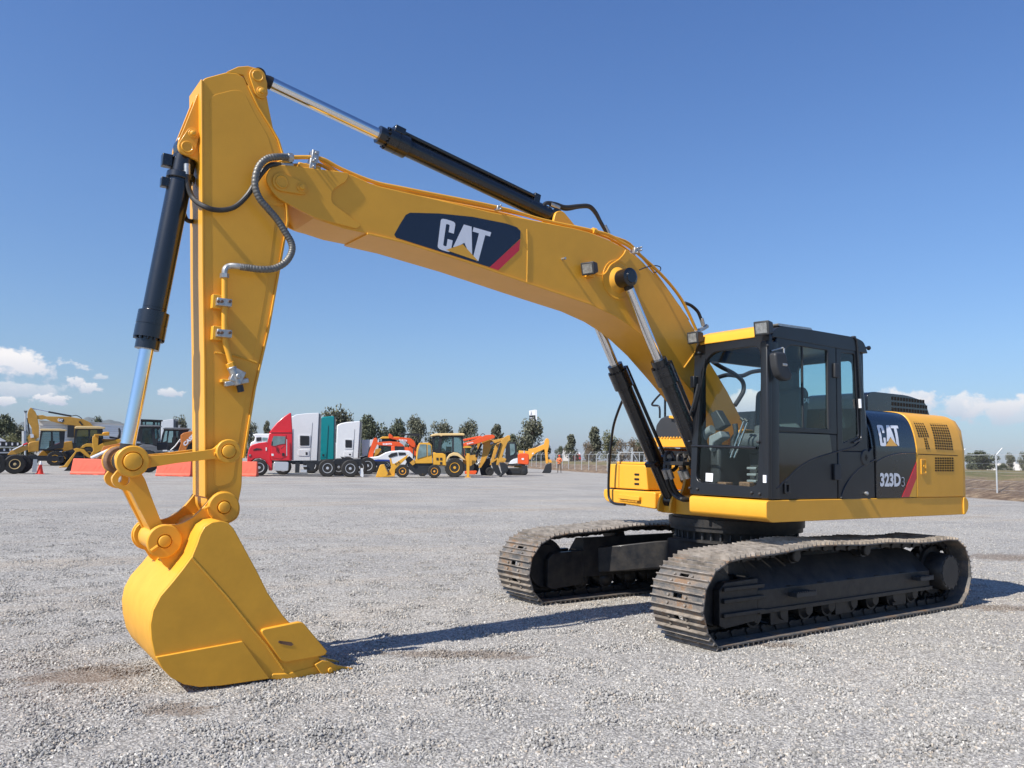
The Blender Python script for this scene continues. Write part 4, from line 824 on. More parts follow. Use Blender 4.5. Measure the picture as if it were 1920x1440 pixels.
m=MB(); m.cyl(sy(528,294.5,YC+BW),sy(549,296,YC+BW),.030,n=12); m.cyl(sy(521,309,YC+BW-.02),sy(548,310,YC+BW-.02),.024,n=12); m.cyl(sy(540,295,YC+BW),sy(547,295.5,YC+BW),.038,n=6); m.cyl(sy(351,308,YC+.08),sy(351,328,YC+.08),.024,n=12)
m.tube([sy(462,502,y1-.02),sy(445,499,y1-.03),sy(430,499,yn+.06),sy(422,505,yn+.06),sy(421,518,yn+.06)],.022,smooth=4); m.cyl(sy(421,513,yn+.06),sy(421,521,yn+.06),.032,n=6); m.build('hose_fittings','steel',stick)
yv=yn+.06
hose('stick_line',[(421,520,yv),(421,560,yv),(421,620,yv),(422,640,yv),(427,658,yv),(433,680,yv)],.021,'yellow paint',stick,n=14)
for py in (565.5,624):
    m=MB(); p=sy(404,py+2,yn); m.box(p.x-.03,p.x+.035,yn,yn+.06,p.z-.05,p.z+.05); m.build('clamp_block','yellow paint',stick,bevel=.004)
    m=MB(); a=sy(406,py,yn+.085);b_=sy(434,py+1,yn+.085); m.box(b_.x,a.x,yn+.055,yn+.105,a.z-.028,a.z+.028); m.build('line_clamp','steel',stick,bevel=.005)
    m=MB()
    for q in (409,416,431): p=sy(q,py,yn+.105); m.cyl(p,p+Vector((0,.014,0)),.011,n=6)
    m.build('clamp_bolts','rust',stick)
m=MB(); a=sy(434,688,yv+.01);b_=sy(447,722,yv+.01); m.cyl(a,a+(b_-a)*.15,.034,n=6); m.tube([a,b_],.030,n=12); c_=sy(444,706,yv); m.obox(c_,(.085,.07,.10),Matrix.Rotation(R(-22),3,'Y')); m.cyl(c_+Vector((0,.03,0)),c_+Vector((0,.055,0)),.02,n=8)
m.obox(sy(443,717,yv),(.17,.05,.035),Matrix.Rotation(R(14),3,'Y')); m.build('shut_off_valve','steel',stick,bevel=.006)
m=MB(); m.cyl(sy(449,722,yv),sy(452,735,yv),.024,n=10); m.build('valve_plug','charcoal plastic',stick)
m=MB(); m.cyl(sy(431,680,yv),sy(436,690,yv),.034,n=6); p=sy(430,715,yn+.03); m.box(p.x-.06,p.x+.06,yn,yn+.06,p.z-.012,p.z+.012); p=sy(448,706,yn+.03); m.box(p.x-.05,p.x+.05,yn,yn+.05,p.z-.008,p.z+.008); m.build('valve_bracket','yellow paint',stick,bevel=.003)
m=MB(); m.tube([sy(403,661,yn+.002),sy(436,666,yn+.002),sy(448,669,yn+.002),sy(482,680,yn+.002)],.009,n=6); m.build('stick_weld','weld',stick)
# black hose loops at the boom foot and behind the windscreen
for k,(dy,c) in enumerate(((0,0),(.07,8))):
    hose('swing_hose',[(1250+c,860,CYF+.25+dy),(1247+c,880,CYF+.25+dy),(1252+c,905,CYF+.25+dy),(1262+c,925,CYF+.25+dy),(1278+c,936,.1),(1292,937,.1)],.024,'hose',ex)
for (x0,y0) in ((1247,852),(1262,860)):
    hose('valve_hose',[(x0,y0+12,0),(x0+1,y0,0),(x0+10,y0-4,0),(x0+18,y0+8,.05),(x0+22,y0+22,.05),(x0+15,y0+30,.05)],.02,'hose',ex)
for (x0,y0) in ((1271,858),(1281,862)):
    hose('valve_hose',[(x0,y0+12,.15),(x0,y0-4,.15),(x0+9,y0-7,.15),(x0+14,y0+2,.2)],.018,'hose',ex)
m=MB()
for a,b,c,d_,y in ((1245,880,1251,897,CYF+.27),(1254,879,1260,897,CYF+.33),(1275,883,1281,898,.2),(1285,882,1290,896,.25)): m.cyl(sy(a,b,y),sy(c,d_,y),.029,n=12)
m.build('hose_sleeves','steel',ex)
m=MB(); p=sy(1275,869,.15); m.box(p.x-.1,p.x+.12,.05,.3,p.z-.02,p.z+.02); m.build('hose_bracket','frame black',ex,bevel=.005)
yb=YC-.12
hose('foot_hose',[(1325,665,yb),(1334,676,yb),(1352,688,yb),(1375,700,yb),(1392,715,yb),(1394,732,yb),(1386,748,yb),(1378,760,yb)],.026,'hose',ex)
hose('foot_hose',[(1345,708,yb-.1),(1365,703,yb-.1),(1390,705,yb-.1),(1412,697,yb-.1),(1440,697,yb-.1),(1470,720,yb-.2)],.026,'hose',ex)
hose('lamp_wire',[(1199,506,YC+BW+.1),(1212,501,YC+BW+.05),(1228,498,YC+.1),(1238,501,YC+.1),(1237,508,YC+.1),(1226,511,YC+.15)],.006,'hose',ex)
hose('top_hose',[(1284,568,YC+.1),(1296,573,YC+.1),(1308,584,YC+.1),(1314,597,YC+.1),(1317,605,YC+.1)],.018,'hose',ex)
m=MB(); m.cyl(sy(1315,597,YC+.1),sy(1319,611,YC+.1),.024,n=10); m.tube([sy(1326,611,YC+.1),sy(1318,616,YC+.1),sy(1310,620,YC+.15),sy(1303,625,YC+.2)],.024); m.build('top_fitting','steel',ex,bevel=.004)
# ---------------------------------------------------------------- bucket linkage
def capsule(p,q,r0,r1,n=10):
    p=Vector(p);q=Vector(q); d=(q-p).normalized(); nn=Vector((-d.y,d.x)); L=[]
    for k in range(n+1): t=math.pi*k/n; L.append(p+nn*math.cos(t)*r0-d*math.sin(t)*r0)
    for k in range(n+1): t=math.pi*k/n; L.append(q-nn*math.cos(t)*r1+d*math.sin(t)*r1)
    return [tuple(v) for v in L]
def boss(mb,x,z,y,s,r,h,f=.55): mb.rev((x,y,z),(0,s,0),[(0,r),(h*.8,r),(h,r*.93),(h,r*(f+.06)),(h*.55,r*(f+.04)),(h*.55,r*f),(h*1.4,r*(f-.01)),(h*1.5,r*(f-.08)),(h*1.5,.004)],32)
LP=(6.345,1.487); SPp=(5.725,1.567)
for s in (1,-1):
    yy=YC+s*.245; mb=MB(); l=XZ([(213,858),(222,843),(240,841),(258,851),(272,855),(330,851),(400,842),(408,834),(425,826),(440,836),(442,850),(434,864),(418,866),(402,860),(330,868),(275,877),(262,888),(240,886),(222,880)],YC+.245)
    mb.prism(roundpoly(l,.03,3),1,yy-.022,yy+.022); boss(mb,LP[0],LP[1],yy+s*.022,s,.105,.035); boss(mb,SPp[0],SPp[1],yy+s*.022,s,.085,.03); mb.build('link_bar','yellow paint',ex,bevel=.006)
PIN1=(5.735,1.175); PIN2=(6.115,.955)
for s in (1,-1):
    yy=YC+s*.155; mb=MB(); l=XZ([(219,884),(226,878),(262,884),(271,896),(288,942),(303,980),(318,1003),(318,1020),(303,1025),(290,1008),(262,955),(245,920),(228,919),(213,910),(209,897)],YC+.18)
    y_=[(x,z) for x,z in l]
    c=sy(233,900,YC+.18)
    holeplate(mb,roundpoly(y_,.025,3),[[(c.x+.036*math.cos(k*math.pi/10),c.z+.036*math.sin(k*math.pi/10)) for k in range(20)]],lambda p,v:(p[0],v,p[1]),yy-.025,yy+.025); mb.build('power_link','yellow paint',ex)
mb=MB(); a=Vector((LP[0],0,LP[1])); mb.cyl((LP[0],YC-.22,LP[1]),(LP[0],YC+.22,LP[1]),.075,n=28)
mb.prism(XZ([(248,920),(262,915),(300,1000),(290,1008)],YC+.13),1,YC-.13,YC+.13)
mb.cyl((PIN2[0],YC-.18,PIN2[1]),(PIN2[0],YC+.18,PIN2[1]),.085,n=28); mb.build('link_hub','yellow paint',ex,bevel=.01)
mb=MB(); mb.cyl((LP[0]+.01,YC-.20,LP[1]),(LP[0]+.01,YC-.08,LP[1]),.10,n=28); mb.build('link_spacer','rust',ex,bevel=.01)
mb=MB(); 
for px,py,qx,qy,y in ((270,865,282,862,.275),(410,849,402,851,.275)): mb.tube([sy(px,py,YC+y),sy(qx,qy,YC+y)],.011)
mb.build('lock_bolts','yellow paint',ex)
# ---------------------------------------------------------------- bucket
bk=empty('bucket',parent=ex); HB=.505
outl=[(414.7,976.6),(398,979),(384,988),(376,1002),(370,1020),(360,1044),(344,1066),(325,1090),(301,1118),(287,1145),(282,1172),(284,1200),(291,1232),(304,1254),(321,1271),(345,1283),(375,1288),(413,1285.5),(458,1279),(506,1273)]
shell=[tuple(v) for v in XZ(outl,YC+HB+.02)]
front=XZ([(520,1272),(545,1262),(544,1245),(530,1243),(518,1215),(560,1196),(544,1168),(531,1154),(502.6,1112),(487,1080),(458,1026),(438.7,991),(428,980)],YC+HB+.02)
for s in (1,-1):
    prof=shell+[front[0]]+XZ([(560,1270),(602,1252),(600,1235),(572,1200)],YC+HB+.02)+front[7:]
    plate('bucket_side',prof,YC+s*HB-.014,YC+s*HB+.014,'bucket paint',bk,bevel=.005,sharp=25)
def offset(L,d):
    out=[]
    for i in range(len(L)):
        a=Vector(L[max(i-1,0)]);b=Vector(L[min(i+1,len(L)-1)]); t=(b-a).normalized(); n=Vector((-t.y,t.x)); c=Vector(L[i])
        out.append(c+n*d)
    return out
cen=Vector((5.9,.55)); i1=offset(shell,.03); 
if (i1[10]-cen).length>(Vector(shell[10])-cen).length: i1=offset(shell,-.03)
mb=MB(); mb.prism([tuple(Vector(v)*1.0) for v in shell]+[tuple(v) for v in i1[::-1]],1,YC-HB+.014,YC+HB-.014); mb.build('bucket_shell','bucket paint',bk,sharp=35)
# wear plates, strip, side cutters
for s in (1,-1):
    wp=XZ([(292,1232),(304,1254),(321,1271),(345,1283.5),(375,1288.5),(413,1286),(458,1279.5),(506,1272.5),(455,1202.5)],YC+HB+.03)
    plate('wear_plate',wp,YC+s*HB,YC+s*(HB+.03),'bucket paint',bk,bevel=.005,sharp=25)
    cu=XZ([(486.5,1181),(566.5,1165),(590,1193),(614.5,1222),(608,1229),(530,1243)],YC+HB+.04)
    sl=XZ([(523,1201),(546,1204),(550,1208),(546,1211),(526,1207),(521,1204)],YC+HB+.04)
    plate('side_cutter',roundpoly(cu,[.04,.03,.02,.02,.02,.03],3),YC+s*HB,YC+s*(HB+.042),'bucket paint',bk,bevel=.006)
    mb=MB(); mb.prism(sl,1,YC+s*(HB+.036),YC+s*(HB+.0445)); mb.build('cutter_slot','rust',bk)
mb=MB(); mb.tube([sy(a,b,YC+HB+.014) for a,b in ((360,1045),(400,1090),(425,1118),(470,1175),(500,1210),(532,1256))],.010,n=6); mb.build('bucket_weld','weld',bk)
lip=XZ([(506,1273),(511,1263),(541,1262),(592,1248),(603,1249),(604,1264),(560,1272),(520,1275)],YC+HB+.02)
mb=MB(); mb.prism(lip,1,YC-HB-.01,YC+HB+.02); mb.build('cutting_lip','bucket paint',bk,bevel=.008)
T=[(x,z+.012) for x,z in XZ([(586,1247),(600,1239),(613,1241),(630,1250),(655,1255),(663,1257.5),(655,1260.5),(632,1264),(612,1268),(600,1268)],YC+HB)]
for k in range(5):
    yy=YC+HB-.005-k*(2*HB-.01)/4; th=.048
    mb=MB(); n=len(T); A=[Vector((x,yy-(th if x>4.95 else .022),z)) for x,z in T]; B=[Vector((x,yy+(th if x>4.95 else .022),z)) for x,z in T]; mb.pts(A,B)
    c=sy(615,1254,YC+HB); mb.cyl((c.x,yy-th-.006,c.z),(c.x,yy+th+.006,c.z),.018,n=14); mb.build('bucket_tooth','bucket paint' if k else 'bucket paint',bk,bevel=.005)
    mb=MB(); t2=XZ([(640,1252.6),(656,1255),(662,1257.5),(656,1260.5),(640,1262.4)],YC+HB); mb.prism(t2,1,yy-.024,yy+.024); mb.build('tooth_tip','worn tooth',bk,bevel=.004)
# ears that carry the two pins
ear=XZ([(262+45,1060),(300,1045),(283,1036),(274,1018),(279,1000),(293,988),(312,984),(335,984),(356,975),(372,962),(388,944),(400,928),(417,919),(436,924),(449,940),(451,957),(446,972),(430,982),(400,990),(372,1008),(345,1045),(322,1070)],YC+.26)
ear=roundpoly(ear,.03,2)
for s in (1,-1):
    yy=YC+s*.235; mb=MB(); mb.prism(ear,1,yy-.02,yy+.02); boss(mb,PIN1[0],PIN1[1],yy+s*.02,s,.108,.035,.38); boss(mb,PIN2[0],PIN2[1],yy+s*.02,s,.112,.035,.36); mb.build('bucket_ear','bucket paint',bk,bevel=.006)
mb=MB()
for px,py,qx,qy in ((383,1024-82,391,938),(283,1033,296,1024)): mb.tube([sy(px,py+12 if px>300 else py,YC+.29),sy(qx,qy+12 if px>300 else qy,YC+.29)],.011,n=8)
mb.build('keeper_bolts','bucket paint',bk)
mb=MB(); tp=XZ([(372,1008),(384,988),(398,979),(414,977),(428,982),(436,992),(400,1010),(372,1030)],YC+.4); mb.prism(tp,1,YC-HB+.1,YC+HB-.10); mb.build('bucket_top_box','bucket paint',bk,bevel=.02,seg=3)
# ================================================================ the yard behind
mat('far yellow',(.72,.37,.035),.45,var=.15,vscale=1.5); mat('far ochre',(.60,.31,.045),.5,var=.2,vscale=1.5); mat('far amber',(.80,.36,.04),.45,var=.1)
mat('far orange',(.78,.10,.02),.45,var=.12); mat('rust orange',(.62,.20,.035),.5,var=.15); mat('barrier orange',(.80,.13,.07),.6,var=.15,vscale=3)
mat('truck red',(.62,.012,.025),.3,coat=.5,var=.08); mat('truck white',(.72,.73,.74),.35,coat=.3,var=.04); mat('truck teal',(.0,.22,.23),.35,coat=.3,var=.08)
mat('cream',(.72,.52,.24),.5,var=.08); mat('far grey',(.16,.17,.18),.5,var=.2); mat('far dark',(.02,.022,.026),.5,var=.3); mat('alloy',(.62,.63,.65),.35,metal=.6)
mat('car blue',(.02,.05,.25),.3,coat=.4); mat('shed white',(.80,.81,.82),.5,var=.1,vscale=.5); mat('galvanised',(.50,.52,.53),.5,metal=.3,var=.2); mat('wall render',(.62,.60,.56),.8,var=.12)
mat('skin',(.42,.24,.16),.6); mat('vest',(.80,.20,.06),.7,var=.2,vscale=8); mat('trousers',(.10,.085,.08),.85,var=.25,vscale=8); mat('boots',(.02,.02,.02),.7); mat('hair',(.02,.015,.012),.8); mat('cone red',(.80,.06,.03),.5)
mat('bark',(.11,.085,.065),.9,var=.4,vscale=6); mat('pane',(.20,.30,.31),.12,coat=.5,var=.5,vscale=1.2); mat('shed grey',(.40,.42,.43),.5)
def leafmat(name,a,b_):
    m=bpy.data.materials.new(name); m.use_nodes=True; n,l=nodes(m); b=n['Principled BSDF']; b.inputs['Roughness'].default_value=.75; b.inputs['Specular IOR Level'].default_value=.15
    tc=n.new('ShaderNodeTexCoord'); t=n.new('ShaderNodeTexNoise'); t.inputs['Scale'].default_value=9; t.inputs['Detail'].default_value=5; l.new(tc.outputs['Object'],t.inputs['Vector'])
    r=n.new('ShaderNodeValToRGB'); r.color_ramp.elements[0].position=.38; r.color_ramp.elements[1].position=.64; r.color_ramp.elements[0].color=(*a,1); r.color_ramp.elements[1].color=(*b_,1)
    l.new(t.outputs['Fac'],r.inputs['Fac']); l.new(r.outputs['Color'],b.inputs['Base Color']); M[name]=m
leafmat('leaves grey green',(.085,.090,.062),(.19,.19,.13)); leafmat('leaves olive',(.11,.12,.055),(.22,.21,.11)); leafmat('leaves dark',(.065,.078,.05),(.145,.155,.095)); leafmat('leaves dry',(.13,.10,.065),(.22,.17,.115))
FH=Vector((CF.x,CF.y,0)).normalized(); RH=Vector((-FH.y,FH.x,0)); RH=Vector((FH.y,-FH.x,0))
ZR=math.atan2(RH.y,RH.x)
zA=lambda x,y:(x/8,760+y/8); zB=lambda x,y:(230+x/12,780+y/12); zC=lambda x,y:(680+x/8,780+y/8); zD=lambda x,y:(860+x/9.6,800+y/9.6); zE=lambda x,y:(1020+x/9.6,800+y/9.6); zF=lambda x,y:(440+x/7.385,760+y/7.385); zG=lambda x,y:(1620+x/6.4,740+y/6.4)
zI=lambda x,y:(x,y)
class Rig:
    "a machine standing side-on in the yard: local x to the right, y away from the camera, z up"
    def __init__(s,name,label,cat,px,py,z=zI,group=None,yaw=0,zg=0):
        s.z=z; s.o=at(*z(px,py),2,zg); d=s.o-CAM; s.F=Vector((d.x,d.y,0)).normalized(); s.R=Vector((s.F.y,-s.F.x,0)); s.e=empty(name,s.o,math.atan2(s.R.y,s.R.x)); tag(s.e,label,cat,group); s.s=d.dot(CF)/FPX
    def P(s,p,v=0):
        x,y=s.z(*p); d=ray(x,y); n=s.F; t=((s.o+n*v-CAM).dot(n))/d.dot(n); q=CAM+d*t-s.o
        return Vector((q.dot(s.R),v,q.z))
    def poly(s,name,m,pts,v0=0,v1=1,parent=None,r=0,bevel=0,mb=None):
        L=[s.P(p,v0) for p in pts]; L2=[(a.x,max(a.z,0.0)) for a in L]
        if r: L2=roundpoly(L2,r,2)
        k=mb or MB(); k.prism(L2,1,v0,v1)
        if mb: return
        return k.build(name,m,parent or s.e,bevel=bevel)
    def bar(s,name,m,pts,r,v=0,parent=None,mb=None,n=8,smooth=0):
        k=mb or MB(); k.tube([s.P(p,v) for p in pts],r,n=n,smooth=smooth)
        if mb: return
        return k.build(name,m,parent or s.e)
    def text(s,name,txt,q,m,v,bold=.05,parent=None):
        Q=[s.P(p,v) for p in q]; return lettering(name,txt,quadmap(*Q),m,parent or s.e,bold)
    def wheel(s,c,rpx,v=0,w=.35,rim='alloy',rf=.58,lug=False,hub='far dark'):
        p=s.P(c,v); r=rpx*s.s; p.z=max(p.z,r*.98) if p.z<r*1.25 else p.z
        k=MB(); k.rev(p,(0,-1,0),[(-w,r*rf),(-w,r*.9),(-w*.9,r),(-w*.1,r),(0,r*.9),(0,r*(rf+.02)),(-.03,r*rf)],28)
        if lug:
            for i in range(22):
                a=i*2*math.pi/22; k.obox(p+Vector((math.cos(a)*r*.99,w*.5,math.sin(a)*r*.99)),(r*.1,w*.98,r*.09),Matrix.Rotation(-a,3,'Y'))
        t=k.build('wheel','rubber',s.e)
        k=MB(); k.rev(p,(0,-1,0),[(-w*.8,r*rf),(.0,r*rf),(.0,r*rf*.9),(-w*.28,r*rf*.72),(-w*.3,r*rf*.3),(-w*.05,r*rf*.28),(-w*.03,.01)],24); rm=k.build('rim',rim,t)
        if hub:
            k=MB()
            for i in range(8):
                a=i*math.pi/4; q=p+Vector((math.cos(a)*r*rf*.56,-w*.0,math.sin(a)*r*rf*.56)); k.cyl(q+Vector((0,w*.26,0)),q+Vector((0,w*.305-.06,0)),r*rf*.13,n=8)
            k.build('rim_holes',hub,t)
        return t
def cabbox(r,frame,glass_polys,v0,v1,fm='far dark',gm='far glass'):
    """cab: solid posts and roof line with panes proud of a dark interior"""
    L=[(q.x,q.z) for q in (r.P(p,v0) for p in frame)]; H=[[(q.x,q.z) for q in (r.P(p,v0) for p in g)] for g in glass_polys]
    k=MB()
    for a,b_ in ((v0,v0+.07),(v1-.07,v1)): holeplate(k,L,H,lambda p,v:(p[0],v,p[1]),a,b_)
    zt=max(z for x,z in L); zb=min(z for h in H for x,z in h); xs=[x for x,z in L]; k.box(min(xs)+.05,max(xs)-.05,v0+.08,v1-.08,min(z for x,z in L),zb); k.box((min(xs)+max(xs))/2-.2,(min(xs)+max(xs))/2+.25,(v0+v1)/2-.25,(v0+v1)/2+.25,zb,zb+(zt-zb)*.45)
    k.build('cab',fm,r.e)
    for g in H: k=MB(); k.prism(g,1,v0+.03,v0+.04); k.build('window',gm,r.e)
# ---- left group
r=Rig('truck_chassis','black truck chassis with dual rear wheels at the left edge, no load on its frame','truck',225,1030,zA)
r.poly('frame_rail','far dark',[(-500,745),(930,772),(915,838),(-500,815)],.3,.45); r.poly('frame_rail','far dark',[(-500,735),(960,765),(930,800),(-500,800)],1.3,1.45)
r.poly('rear_crossmember','far dark',[(880,770),(955,765),(950,850),(890,850)],.3,1.5)
r.wheel((222,882),18.2,-.15,.5,'cream',.52,hub=None); r.wheel((330,882),17.5,.25,.4,'far dark',.5,hub=None); r.wheel((-60,885),18,-.15,.5,'far dark',.5); r.wheel((222,882),18,1.6,.6,'far dark')
r.poly('mud_flap','shed grey',[(500,808),(560,810),(548,1003),(480,1005)],-.1,-.06)
r.poly('axle_box','far dark',[(400,800),(500,800),(480,940),(400,940)],.3,1.2)
r=Rig('traffic_cone','orange traffic cone with a white tip beside the truck chassis','traffic cone',598,1032,zA)
p0=r.P((598,1032)); h=r.P((612,835)).z; k=MB(); k.rev((p0.x,0,0),(0,0,1),[(.03,.20),(h*.72,.075)],20); k.build('cone_body','cone red',r.e)
k=MB(); k.rev((p0.x,0,0),(0,0,1),[(h*.72,.078),(h*.97,.035),(h,.02)],20); k.build('cone_collar','truck white',r.e)
k=MB(); k.box(p0.x-.26,p0.x+.26,-.26,.26,0,.035); k.build('cone_base','cone red',r.e,bevel=.01)
def barrier(px,py,w,label,ref=None):
    o=at(px,py,2,0)
    if ref: 
        e=ref.copy(); col.objects.link(e); e.location=o
        for c in ref.children: d=c.copy(); col.objects.link(d); d.parent=e
        tag(e,label); return e
    e=empty('water_barrier',o,ZR); tag(e,label,'barrier','orange barriers along the front of the parked machines')
    L=w/2; k=MB(); sec=lambda x,s: [(x*s,-.30,.0),(x*s,-.30,.12),(x*s,-.22,.20),(x*s*.955,-.10,1.0),(x*s*.955,.10,1.0),(x*s,.22,.20),(x*s,.30,.12),(x*s,.30,0)]
    k.pts(sec(-L,1.02),sec(L,1.02)); k.build('barrier_body','barrier orange',e,bevel=.03)
    k=MB()
    for x in (-.55,-.3,.3,.55):
        q=[(x*L-.12,-.205,.25),(x*L+.0,-.205,.25),(x*L+.18,-.155,.6),(x*L+.06,-.155,.6)]; k.pts(q,[Vector(a)+Vector((0,-.012,0)) for a in q])
    for x in (-.5,.5): k.box(x*L-.15,x*L+.15,-.31,-.27,0,.05)
    k.build('barrier_ribs','barrier orange',e,bevel=.01); return e
b1=barrier(168,890,2.15,'orange water barrier in front of the dark loader bucket, leftmost of three')
barrier(327,893,2.15,'orange water barrier seen under the yellow link bar, between the bucket linkage and the stick',b1)
barrier(452,893,2.15,'orange water barrier poking out to the right of the stick by the red truck wheel',b1)
r=Rig('excavator','ochre excavator with white lettering on its raised boom, behind the yellow backhoes at left','excavator',62,865)
r.z=zA
r.poly('stick','far ochre',[(410,140),(425,80),(455,35),(480,40),(530,95),(556,150),(570,230),(585,310),(585,480),(515,520),(490,430),(470,330),(430,260),(415,200)],.1,.65,bevel=.02)
bo=r.poly('boom','far ochre',[(520,180),(560,150),(640,145),(700,165),(1050,172),(1240,205),(1340,250),(1400,312),(1180,312),(980,290),(760,235),(690,205),(620,215),(560,205)],.15,.6,bevel=.02)
r.bar('stick_cylinder','far dark',[(725,98),(1070,162)],.11,.37); r.bar('cylinder_rod','chrome',[(480,48),(730,100)],.055,.37)
r.bar('bucket_cylinder','far dark',[(412,190),(440,430)],.09,.2); r.bar('boom_hose','far dark',[(1070,162),(1130,150),(1180,165),(1230,200)],.05,.37,smooth=3); r.bar('boom_cylinder','far dark',[(1190,240),(1240,300)],.1,.05)
r.poly('decal_panel','navy decal',[(900,195),(950,200),(962,232),(940,258),(880,248),(885,215)],.13,.15); r.text('boom_lettering','CAT',[(862,236),(940,250),(945,205),(866,196)],'white decal',.12,.08)
r.poly('bucket','far ochre',[(450,430),(520,440),(540,560),(480,610),(430,560),(415,480)],-.1,1); r.poly('bucket_link','truck white',[(450,430),(500,430),(510,480),(460,490)],-.15,-.1)
r.poly('cab','far dark',[(1020,300),(1110,300),(1110,480),(1010,480)],0,1.0); r.poly('house','far ochre',[(1110,310),(1500,330),(1510,480),(1110,480)],.6,2.4); r.poly('crawler_tracks','far dark',[(1000,560),(1500,570),(1540,700),(1450,860),(1050,860),(980,700)],0,2.4,r=.3)
r.poly('turntable','far dark',[(1150,470),(1400,470),(1400,570),(1150,570)],.5,2)
def backhoe(label,px,py,roofp,frame,wins,hood,arm,tubew,tuber,rw,rwr,fw,fwr,rim,group,bodym='far ochre',roofm='cream',extra=None,z=zA):
    r=Rig('backhoe_loader',label,'backhoe',px,py,z,group)
    r.poly('roof',roofm,roofp,.25,2.0,bevel=.04); cabbox(r,frame,wins,.4,1.9)
    r.poly('hood',bodym,hood,.6,1.7,bevel=.05)
    if arm: r.poly('loader_arm',bodym,arm,.2,.5,bevel=.02); r.poly('loader_arm',bodym,arm,1.8,2.1,bevel=.02)
    if tubew: r.bar('ram_rod','truck white',tubew,.05,.15); r.bar('ram_tube','truck red',tuber,.07,.15)
    r.poly('chassis','far dark',[(min(fw[0],rw[0])-50,rw[1]-60),(max(fw[0],rw[0])+30,rw[1]-60),(max(fw[0],rw[0])+30,rw[1]+10),(min(fw[0],rw[0])-50,rw[1]+10)],.6,1.7)
    r.wheel(rw,rwr,.0,.45,rim,.5,lug=True,hub=None); r.wheel(fw,fwr,.1,.3,rim,.5,lug=True,hub=None); r.wheel(rw,rwr,1.9,.45,rim,.5); r.wheel(fw,fwr,1.9,.3,rim,.5)
    if extra: extra(r)
    return r
GB='yellow backhoe loaders parked at the left'
backhoe('ochre backhoe nearer the left edge, its loader arm pointing left over the truck chassis',600,905,[(605,352),(900,350),(1005,368),(1000,385),(605,380)],[(610,380),(930,378),(975,390),(970,500),(950,640),(700,670),(575,680),(585,560)],
  [[(640,395),(765,392),(765,610),(700,650),(600,655),(610,560)],[(790,392),(890,392),(900,560),(800,600)]],[(420,575),(450,550),(590,530),(595,690),(425,705)],[(110,745),(150,690),(250,640),(420,600),(430,660),(330,700),(240,735)],[(190,672),(350,592)],[(345,594),(415,568)],(820,815),14,(480,830),11,'far yellow',GB)
def ex2(r):
    r.poly('fender','far yellow',[(1205,645),(1240,600),(1300,572),(1385,572),(1400,600),(1400,650),(1360,620),(1290,620),(1240,650)],.0,.5,bevel=.02)
    r.poly('door_glass','far glass',[(1480,400),(1525,400),(1540,560),(1490,580)],.36,.39)
backhoe('ochre backhoe with a pale roof directly left of the black-seated yellow loader',1150,905,[(1120,325),(1150,312),(1480,312),(1580,328),(1575,352),(1125,352)],[(1130,350),(1540,350),(1550,500),(1545,600),(1400,640),(1250,640),(1100,650),(1105,560)],
  [[(1165,368),(1325,362),(1330,560),(1240,610),(1125,620),(1140,500)],[(1355,362),(1460,365),(1470,560),(1390,560),(1350,540)]],[(925,580),(960,550),(1085,532),(1100,660),(930,705)],[(560,765),(620,690),(720,650),(930,600),(940,670),(800,740),(740,770)],[(650,672),(760,622)],[(755,624),(915,562)],(1330,760),17,(930,810),12,'far yellow',GB,extra=ex2)
r=Rig('wheel_loader','yellow loader with an open black seat and dark bucket behind the leftmost barrier','loader',1040,985,zA)
r.poly('bucket','far dark',[(960,995),(1000,950),(1080,775),(1125,765),(1260,768),(1230,990)],.2,2.2)
r.poly('loader_arm','far yellow',[(880,925),(960,905),(1130,690),(1100,655),(1150,640),(1260,660),(1380,780),(1370,800),(1300,770),(1200,690),(1150,700),(1010,930),(890,935)],.1,.4,bevel=.02)
r.poly('boom','far yellow',[(1390,465),(1425,445),(1480,460),(1470,600),(1560,560),(1800,505),(1830,545),(1700,610),(1480,700),(1360,790),(1350,760),(1400,680),(1385,540)],.5,.9,bevel=.02)
r.poly('guard_plate','far yellow',[(1420,430),(1640,428),(1640,452),(1420,452)],.3,1.6); r.poly('engine_cover','far yellow',[(1540,405),(1600,395),(1645,400),(1640,430),(1540,430)],.4,1.6,bevel=.05)
r.poly('seat','far dark',[(1640,465),(1760,480),(1785,420),(1775,340),(1795,335),(1815,385),(1810,490),(1780,505),(1650,495)],.6,1.2,bevel=.04)
r.poly('chassis','far dark',[(1430,480),(1530,480),(1540,600),(1450,640)],.7,1.7); r.poly('rear_frame','far ochre',[(1540,505),(1800,505),(1800,560),(1540,620)],1.0,1.8); r.wheel((1560,880),13,.3,.4,'far yellow',.5,lug=True)
r=Rig('shed','long white shed with ribbed metal walls behind the machines at left','building',150,866)
r.z=zA; pts=[(588,232),(1000,262),(1390,258),(1890,285),(2700,300),(2700,700),(588,700)]; r.poly('wall','shed white',pts,0,14)
k=MB()
for i in range(9): r.poly('',None,[(588,300+i*34),(2700,345+i*32),(2700,348+i*32),(588,303+i*34)],-.06,.0,mb=k)
k.build('wall_ribs','shed grey',r.e); r.poly('roof','shed grey',[(570,222),(1000,254),(1390,250),(1890,278),(2720,293),(2720,300),(1890,286),(1390,259),(1000,263),(588,233)],-.3,14.3)
r=Rig('flatbed_trailer','low trailer stacked with black crates at the left edge behind the truck chassis','trailer',100,885,zA)
for y0,y1 in ((540,612),(640,700)): r.poly('crate_stack','far dark',[(-60,y0),(300,y0+14),(310,y1),(-60,y1)],.1,2)
k=MB()
for x in (0,90,180,262): r.poly('',None,[(x-8,560),(x+16,560),(x+16,600),(x-8,600)],.05,.09,mb=k); r.poly('',None,[(x-40,648),(x-12,648),(x-12,685),(x-40,685)],.05,.09,mb=k)
